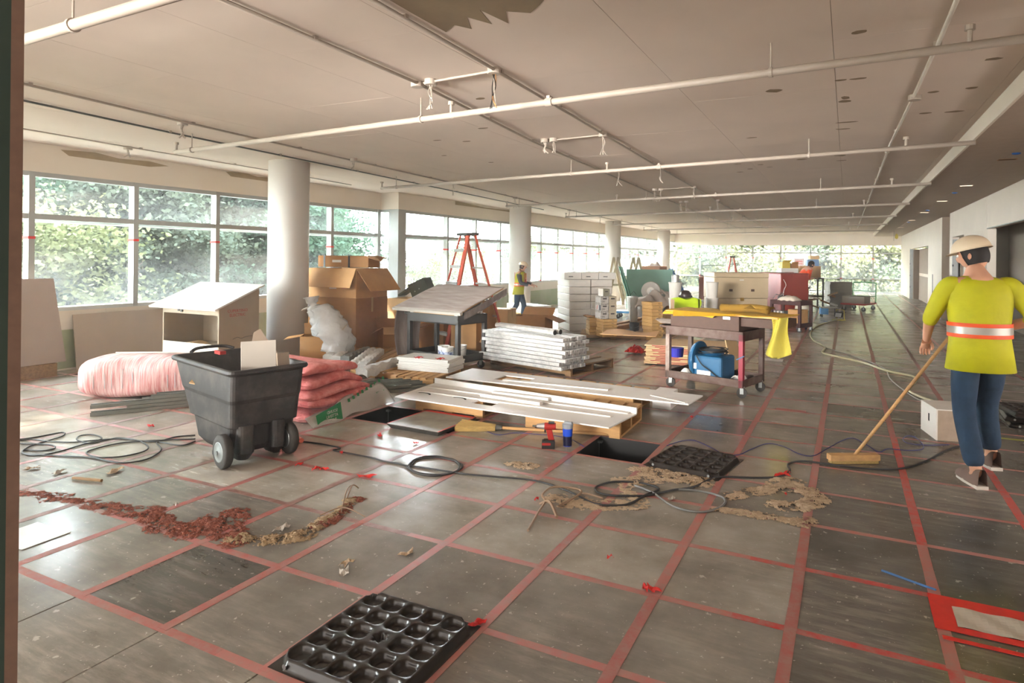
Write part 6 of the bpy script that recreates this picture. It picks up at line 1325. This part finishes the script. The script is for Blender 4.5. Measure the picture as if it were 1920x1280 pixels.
MB().add([(.0, 0, 1.22), (.09, 0, 1.26), (.78, 0, .0), (.66, 0, .0), (0, .04, 1.22), (.09, .04, 1.26), (.78, .04, 0), (.66, .04, 0)], [(0, 3, 2, 1), (4, 5, 6, 7), (0, 1, 5, 4), (1, 2, 6, 5), (2, 3, 7, 6), (3, 0, 4, 7)]).obj('side_rail', M_BL, t); MB().add([(.0, .4, 1.22), (.09, .4, 1.26), (.78, .5, .0), (.66, .5, .0), (0, .44, 1.22), (.09, .44, 1.26), (.78, .54, 0), (.66, .54, 0)], [(0, 3, 2, 1), (4, 5, 6, 7), (0, 1, 5, 4), (1, 2, 6, 5), (2, 3, 7, 6), (3, 0, 4, 7)]).obj('side_rail', M_BL, t)
for k in range(4): MB().bx(-.04, .04, .02, .45, 0, .02).obj('tread', M_ALUL, t, (.66-.15*k, 0, .25+.26*k))
t = thing('gang_box', 'reddish brown gang box with a propped open lid near the end window', 'job box', (-5.2, 24.5, 0), math.radians(12)); rounded(t, 'box_body', 0, 1.05, 0, .7, .05, .94, mat('rusty_box', (150, 96, 80), .6)); MB().tube([(.05, .66, .94), (.12, .95, 1.38), (1.0, .95, 1.38), (1.03, .66, .94)], .012, 5).obj('lid_frame', M_BLACK, t); MB().bx(.05, 1.0, .64, .67, .95, 1.0).obj('hinge_bar', M_STEELD, t)
for k, (x, m) in enumerate(((.25, M_REDP), (.5, M_WHITE), (.7, mat('violet', (120, 110, 180), .5)))):
    o = MB().lathe([(.05, 0), (.06, .1), (.03, .16)], 10).obj('canister', m, None, (-5.2+x, 24.75+.2*x, .942)); tag(o, '%s canister on the reddish gang box' % ('red', 'white', 'violet')[k], 'canister')
for k in range(6):
    x, y = -4.3+.28*k, 22.6+.12*k; o = MB().lathe([(.09, 0), (.1, .02), (.09, .7+.05*(k % 3)), (.03, .78+.05*(k % 3))], 10).obj('tall_container', (M_WHITE, mat('coral_plastic', (226, 104, 74), .4), M_WHITE, mat('lemon', (226, 206, 60), .5), mat('rose', (220, 130, 130), .5), M_GP)[k], None, (x, y, 0)); tag(o, '%s tall container behind the pails, %s from the left' % (('white', 'coral', 'white', 'yellow', 'rose', 'grey')[k], ORD[k]), 'container')
t = thing('far_step_ladder', 'orange step ladder standing behind the beige job box', 'ladder', (-4.05, 25.2, 0), math.radians(15))
for s in (-1, 1):
    for d in (0, .5): MB().cyl((s*.36, d*1.5-.2, 0), (s*.05, .1+d*.1, 1.72), .028, 6).obj('side_rail', M_LAD, t)
MB().bx(-.1, .1, 0, .2, 1.70, 1.76).obj('top_cap', M_BLACK, t)
for k in range(4): MB().bx(-.26+.05*k, .26-.05*k, -.12+.06*k, -.06+.06*k, .35+.33*k, .37+.33*k).obj('tread', M_ALUL, t)
t = thing('wire_sign', 'faint white notice with red print on the end window', 'sign', (-2.6, YF-.03, 1.15)); MB().bx(0, .5, 0, .01, 0, .6).obj('sheet', mat('pale_notice', (226, 206, 204), .7), t); MB().bx(.08, .42, -.003, 0, .4, .46).bx(.08, .42, -.003, 0, .28, .32).obj('red_print', mat('rose', (220, 130, 130), .5), t)
t = thing('small_debris_heap', 'clutter of bags, wood and white frames right of the red cabinet', 'rubbish', (-.75, 22.2, 0), kind=None) if False else thing('small_debris_heap', 'clutter of bags and wood right of the red cabinet', 'rubbish', (-.75, 22.4, 0))
for k in range(7): MB().box((random.uniform(-.3, .4), random.uniform(-.2, .3), .12+.07*k), (random.uniform(.2, .5), .08, .05), rz=random.uniform(0, 3), ry=random.uniform(-.5, .5)).obj('wood_piece', (M_WOODD, M_WHITE, M_CARDD)[k % 3], t)
# ---- hand cart pushed by the far worker
a = G(950, 598); b = G(1003, 606); rz = ang(a, b); t = thing('hand_cart', 'low white sided hand cart pushed by the far worker', 'cart', (a[0], a[1], 0), rz); L = math.hypot(a[0]-b[0], a[1]-b[1])
rounded(t, 'white_load_box', 0, L, 0, .5, .20, .42, M_WHITE, .01); rounded(t, 'deck', 0, L, .02, .5, .16, .20, mat('lemon', (226, 206, 60), .5), .004)
for x in (.15, L-.12):
    for y in (.06, .44): caster(t, x, y, .075, .2, mat('teal_wheel', (70, 120, 130), .5))

# ================================================================== PEOPLE
def skin(name, V, E, Rr, m, parent, sub=2, root=0, kind=None):
    me = bpy.data.meshes.new(name); me.from_pydata([tuple(v) for v in V], E, []); me.update(); me.materials.append(m)
    o = link(name, me, parent); s = o.modifiers.new('skin', 'SKIN'); s.use_smooth_shade = True
    if not me.skin_vertices: bpy.ops.mesh.customdata_skin_add() if False else None
    for k, sv in enumerate(me.skin_vertices[0].data):
        r = Rr[k]; sv.radius = r if isinstance(r, tuple) else (r, r); sv.use_root = (k == root)
    u = o.modifiers.new('sub', 'SUBSURF'); u.levels = sub; u.render_levels = sub
    return o
M_SKIN = mat('skin', (206, 152, 122), .6, var=.08); M_HAIR = mat('dark_hair', (34, 26, 22), .7); M_JEAN = mat('blue_denim', (38, 60, 84), .9, var=.35, scale=9, bump=.8, bscale=11); M_VEST = mat('hi_vis_vest', (190, 184, 8), .75, var=.15, scale=6, bump=.7, bscale=9); M_OR = mat('hi_vis_orange', (232, 84, 30), .6); M_SIL = mat('reflective_silver', (176, 170, 160), .4, .3); M_SHOE = mat('dusty_shoe', (112, 88, 76), .8); M_SOLE = mat('pale_sole', (206, 196, 184), .7); M_HELM = mat('cream_helmet', (218, 196, 166), .4, var=.06)
def person(label, loc, rz, J, vest=M_VEST, shirt=None, hat=True, lean=0., sc_=1., legs=M_JEAN):
    t = thing('person', label, 'person', loc, rz); t.scale = (sc_, sc_, sc_)
    hz = .93
    def up(p):
        x, y, z = p; 
        if lean and z > hz: y2 = y*math.cos(lean)+(z-hz)*math.sin(lean); z2 = hz+(z-hz)*math.cos(lean)-y*math.sin(lean); return Vector((x, y2, z2))
        return Vector((x, y, z))
    j = {k: up(v) for k, v in J.items() if not isinstance(v, float) and not isinstance(v, int)}
    for k in ('hand_l', 'hand_r', 'kn_l', 'kn_r', 'an_l', 'an_r', 'to_l', 'to_r'): j[k] = Vector(J[k])
    names = ['pelvis', 'waist', 'chest', 'neck', 'head', 'sh_l', 'el_l', 'hand_l', 'sh_r', 'el_r', 'hand_r', 'hp_l', 'kn_l', 'an_l', 'to_l', 'hp_r', 'kn_r', 'an_r', 'to_r']
    R_ = [(.15, .11), (.14, .10), (.17, .11), (.06, .065), (.06, .07), (.065, .065), (.045, .045), (.032, .028), (.065, .065), (.045, .045), (.032, .028), (.095, .095), (.06, .06), (.042, .042), (.035, .03), (.095, .095), (.06, .06), (.042, .042), (.035, .03)]
    E_ = [(0, 1), (1, 2), (2, 3), (3, 4), (2, 5), (5, 6), (6, 7), (2, 8), (8, 9), (9, 10), (0, 11), (11, 12), (12, 13), (13, 14), (0, 15), (15, 16), (16, 17), (17, 18)]
    skin('body', [j[n] for n in names], E_, R_, M_SKIN, t)
    # jeans
    N2 = ['waist2', 'pelvis', 'hp_l', 'kn_l', 'cf_l', 'hp_r', 'kn_r', 'cf_r']
    j['waist2'] = j['pelvis'].lerp(j['waist'], .45); j['cf_l'] = j['kn_l'].lerp(j['an_l'], .93); j['cf_r'] = j['kn_r'].lerp(j['an_r'], .93)
    skin('jeans', [j[n] for n in N2], [(0, 1), (1, 2), (2, 3), (3, 4), (1, 5), (5, 6), (6, 7)], [(.165, .125), (.175, .13), (.11, .11), (.078, .078), (.075, .075), (.11, .11), (.078, .078), (.075, .075)], legs, t, root=1)
    # sleeves
    sm = shirt or vest
    for s in 'lr': skin('sleeve', [j['chest'].lerp(j['sh_'+s], .45), j['sh_'+s], j['sh_'+s].lerp(j['el_'+s], .55), j['sh_'+s].lerp(j['el_'+s], .98), j['el_'+s].lerp(j['hand_'+s], .25 if shirt is None else .85)], [(0, 1), (1, 2), (2, 3), (3, 4)], [(.09, .09), (.088, .088), (.07, .07), (.06, .06), (.05, .05)], sm, t)
    # vest: rings from hem to shoulders
    lo = j['pelvis']+Vector((0, 0, -.03)); levels = []
    def ringv(c, rx, ry, n=24, tilt=None):
        return [tuple(c+Vector((rx*math.cos(2*PI*k/n), ry*math.sin(2*PI*k/n), 0))) for k in range(n)]
    path = [(j['pelvis'].lerp(j['waist'], -.95), .222, .165), (j['pelvis'].lerp(j['waist'], .5), .195, .145), (j['waist'], .19, .14), (j['waist'].lerp(j['chest'], .5), .205, .148), (j['chest'], .225, .15), (j['chest'].lerp(j['neck'], .45), .235, .14), (j['chest'].lerp(j['neck'], .72), .19, .115), (j['neck'].lerp(j['chest'], .10), .085, .08)]
    loft([ringv(*p) for p in path], True, True).obj('vest', vest, t, smooth=True)
    for a_, m_, nm, h_ in ((.10, M_OR, 'orange_band', .14), (.24, M_SIL, 'silver_band', .26), (.50, M_OR, 'orange_band', .14)):
        c0 = path[1][0].lerp(path[3][0], a_); c1 = path[1][0].lerp(path[3][0], a_+h_)
        loft([ringv(c0, .206, .156), ringv(c1, .206, .156)], False, False).obj(nm, m_, t, smooth=True)
    # head
    hd = thing('head_pivot', '', '') if False else None
    hc = j['head']+Vector((0, .015, .055)); yawh = J.get('yaw', 0.); pit = J.get('pitch', 0.)
    Rm = Euler((pit, 0, yawh)).to_matrix()
    def hp(u, w):
        a = 2*PI*u; b = PI*w; x = math.sin(b)*math.cos(a); y = math.sin(b)*math.sin(a); z = -math.cos(b)
        jaw = 1-.28*max(0, -z)**1.5; p = Vector((x*.077*jaw, y*.098*(jaw if y > 0 else 1), z*.118))
        if y > .6 and abs(x) < .3 and -.35 < z < .12: p.y += .018*(1-abs(x)/.3)      # nose
        if y > .7 and -.62 < z < -.45: p.y += .004                                    # lips
        if y > .5 and .02 < z < .25 and abs(abs(x)-.42) < .2: p.y -= .006             # eye sockets
        return tuple(hc+Rm@p)
    h = MB().grid(hp, 32, 26).obj('head', M_SKIN, t, smooth=True)
    for s in (-1, 1):
        MB().lathe([(.001, -.012), (.018, -.008), (.026, 0), (.018, .008), (.001, .012)], 10, tuple(hc+Rm@Vector((s*.078, -.005, -.01))), 'X').obj('ear', M_SKIN, h, smooth=True)
        MB().lathe([(.001, -.01), (.009, -.005), (.011, 0), (.009, .005), (.001, .01)], 8, tuple(hc+Rm@Vector((s*.032, .084, .012))), 'Y').obj('eye', M_WHITE, h)
    def hairf(u, w):
        a = 2*PI*u; b = PI*(.30+.70*w); x = math.sin(b)*math.cos(a); y = math.sin(b)*math.sin(a); z = -math.cos(b)
        y2 = min(y, .45+.3*z); return tuple(hc+Rm@Vector((x*.086, y2*.106-.004, z*.124+.002)))
    MB().grid(hairf, 28, 16).obj('hair', M_HAIR, h, smooth=True)
    if hat:
        b = MB(); vs = []
        b.grid(lambda u, w: tuple(hc+Rm@Vector((.108*math.cos(2*PI*u)*math.cos(w*PI/2), .132*math.sin(2*PI*u)*math.cos(w*PI/2), .045+.105*math.sin(w*PI/2)))), 28, 10)
        b.grid(lambda u, w: tuple(hc+Rm@Vector(((.108+.007*w)*math.cos(2*PI*u), (.132+(.007+.040*max(0, math.sin(2*PI*u))**2)*w)*math.sin(2*PI*u), .047-.012*w))), 28, 2)
        b.obj('helmet', M_HELM, t, smooth=True)
    # hands: palm and five fingers each
    for s, sg in (('l', -1), ('r', 1)):
        w = j['hand_'+s]; d = (w-j['el_'+s]).normalized(); side = d.cross(Vector((0, 0, 1))).normalized(); dn = d.cross(side)
        V = [w-d*.02, w+d*.05]; E2 = [(0, 1)]; Rq = [(.028, .022), (.038, .018)]
        for q in range(4):
            k0 = len(V); o_ = side*(q-1.5)*.019; ln = (.034, .040, .038, .030)[q]
            V += [w+d*.085+o_, w+d*(.085+ln)+o_+dn*.018*1, w+d*(.078+ln)+o_+dn*.045]; E2 += [(1, k0), (k0, k0+1), (k0+1, k0+2)]; Rq += [.0105, .009, .008]
        k0 = len(V); V += [w+d*.02-side*.035*sg, w+d*.055-side*.05*sg+dn*.015, w+d*.08-side*.04*sg+dn*.03]; E2 += [(0, k0), (k0, k0+1), (k0+1, k0+2)]; Rq += [.013, .011, .009]
        skin('hand', V, E2, Rq, M_SKIN, t, sub=1)
    for s in 'lr':
        a_, b_ = j['an_'+s], j['to_'+s]; d = (b_-a_); d.z = 0; L_ = d.length; rzz = math.atan2(d.y, d.x)
        sh = MB().grid(lambda u, w: (-.07+.29*u, (w-.5)*2*.045*(1-.25*(2*u-1)**4), .02+.085*(1-u)**.7*(1-(2*w-1)**4)**.5+.035*(1-(2*w-1)**4)**.5), 14, 8)
        o = sh.obj('shoe', M_SHOE, t, (a_.x, a_.y, a_.z-.09), (0, 0, rzz), smooth=True); MB().prism([(-.07, -.04), (.1, -.045), (.2, -.035), (.225, 0), (.2, .035), (.1, .045), (-.07, .04)], 0, .024).obj('sole', M_SOLE, o)
    return t
J1 = dict(pelvis=(0, 0, .97), waist=(0, .01, 1.12), chest=(0, .03, 1.36), neck=(-.01, .05, 1.52), head=(-.02, .08, 1.60), sh_l=(-.19, .02, 1.45), el_l=(-.30, .08, 1.18), hand_l=(-.27, .27, .99), sh_r=(.19, .02, 1.45), el_r=(.33, -.04, 1.20), hand_r=(.14, .22, 1.10), hp_l=(-.09, 0, .92), kn_l=(-.08, .06, .50), an_l=(-.03, -.06, .09), to_l=(-.06, .10, .03), hp_r=(.09, 0, .92), kn_r=(.12, .22, .53), an_r=(.14, .16, .17), to_r=(.12, .31, .10), yaw=.9, pitch=-.25)
person('worker in yellow hi-vis vest, jeans and cream helmet sweeping with a broom at right', (.87, 5.44, 0), math.radians(10), J1)
t = thing('push_broom', 'long wooden handled broom held by the worker at the right', 'broom', (0, 0, 0))
A = Vector((.87-.16, 5.44+.22, 1.03)); B = Vector((*G(1600, 868), .05)); d = (B-A)
MB().cyl(A-d*.10, B, .013, 10).obj('handle', M_WOOD, t, smooth=True); MB().box(tuple(B+Vector((0, 0, .0))), (.40, .07, .045), rz=.5).obj('broom_head', M_WOOD, t); MB().box(tuple(B+Vector((0, 0, -.022))), (.38, .06, .05), rz=.5).obj('bristles', M_STRAW, t)
J2 = dict(pelvis=(0, 0, .95), waist=(0, .02, 1.10), chest=(0, .05, 1.33), neck=(0, .07, 1.48), head=(0, .11, 1.56), sh_l=(-.18, .05, 1.41), el_l=(-.24, .10, 1.14), hand_l=(-.20, .38, 1.08), sh_r=(.18, .05, 1.41), el_r=(.24, .12, 1.14), hand_r=(.20, .40, 1.08), hp_l=(-.09, 0, .90), kn_l=(-.09, .14, .50), an_l=(-.08, .10, .09), to_l=(-.08, .26, .03), hp_r=(.09, 0, .90), kn_r=(.09, -.03, .50), an_r=(.08, -.30, .14), to_r=(.08, -.16, .04), yaw=0, pitch=-.2)
c = G(972, 604); person('far worker in vest with dark sleeves pushing a hand cart by the second column', (c[0], c[1], 0), math.radians(-78), J2, shirt=mat('dark_sleeve', (60, 56, 54), .8), sc_=.86)
for nm in ('vest_stripe',):
    P_ = bpy.data.objects['person.001']; 
    for x in (-.08, .08): MB().bx(x-.02, x+.02, -.098, -.094, 1.12, 1.44).bx(x-.02, x+.02, .192, .2, 1.12, 1.42).obj('orange_stripe', M_OR, P_)
J3 = dict(J2); person('stooping worker in an orange shirt with dark hair behind the red tool cabinet', (-1.35, 20.55, 0), math.radians(-60), J3, vest=mat('orange_shirt', (236, 84, 36), .8), hat=False, lean=.50)
haze = MB().bx(-9.6, 5.5, -2.4, 36.2, .01, 3.04).obj('dust_haze', vm, None, kind='stuff')
tag(haze, 'fine plaster dust hanging in the air of the whole hall', 'haze', kind='stuff')
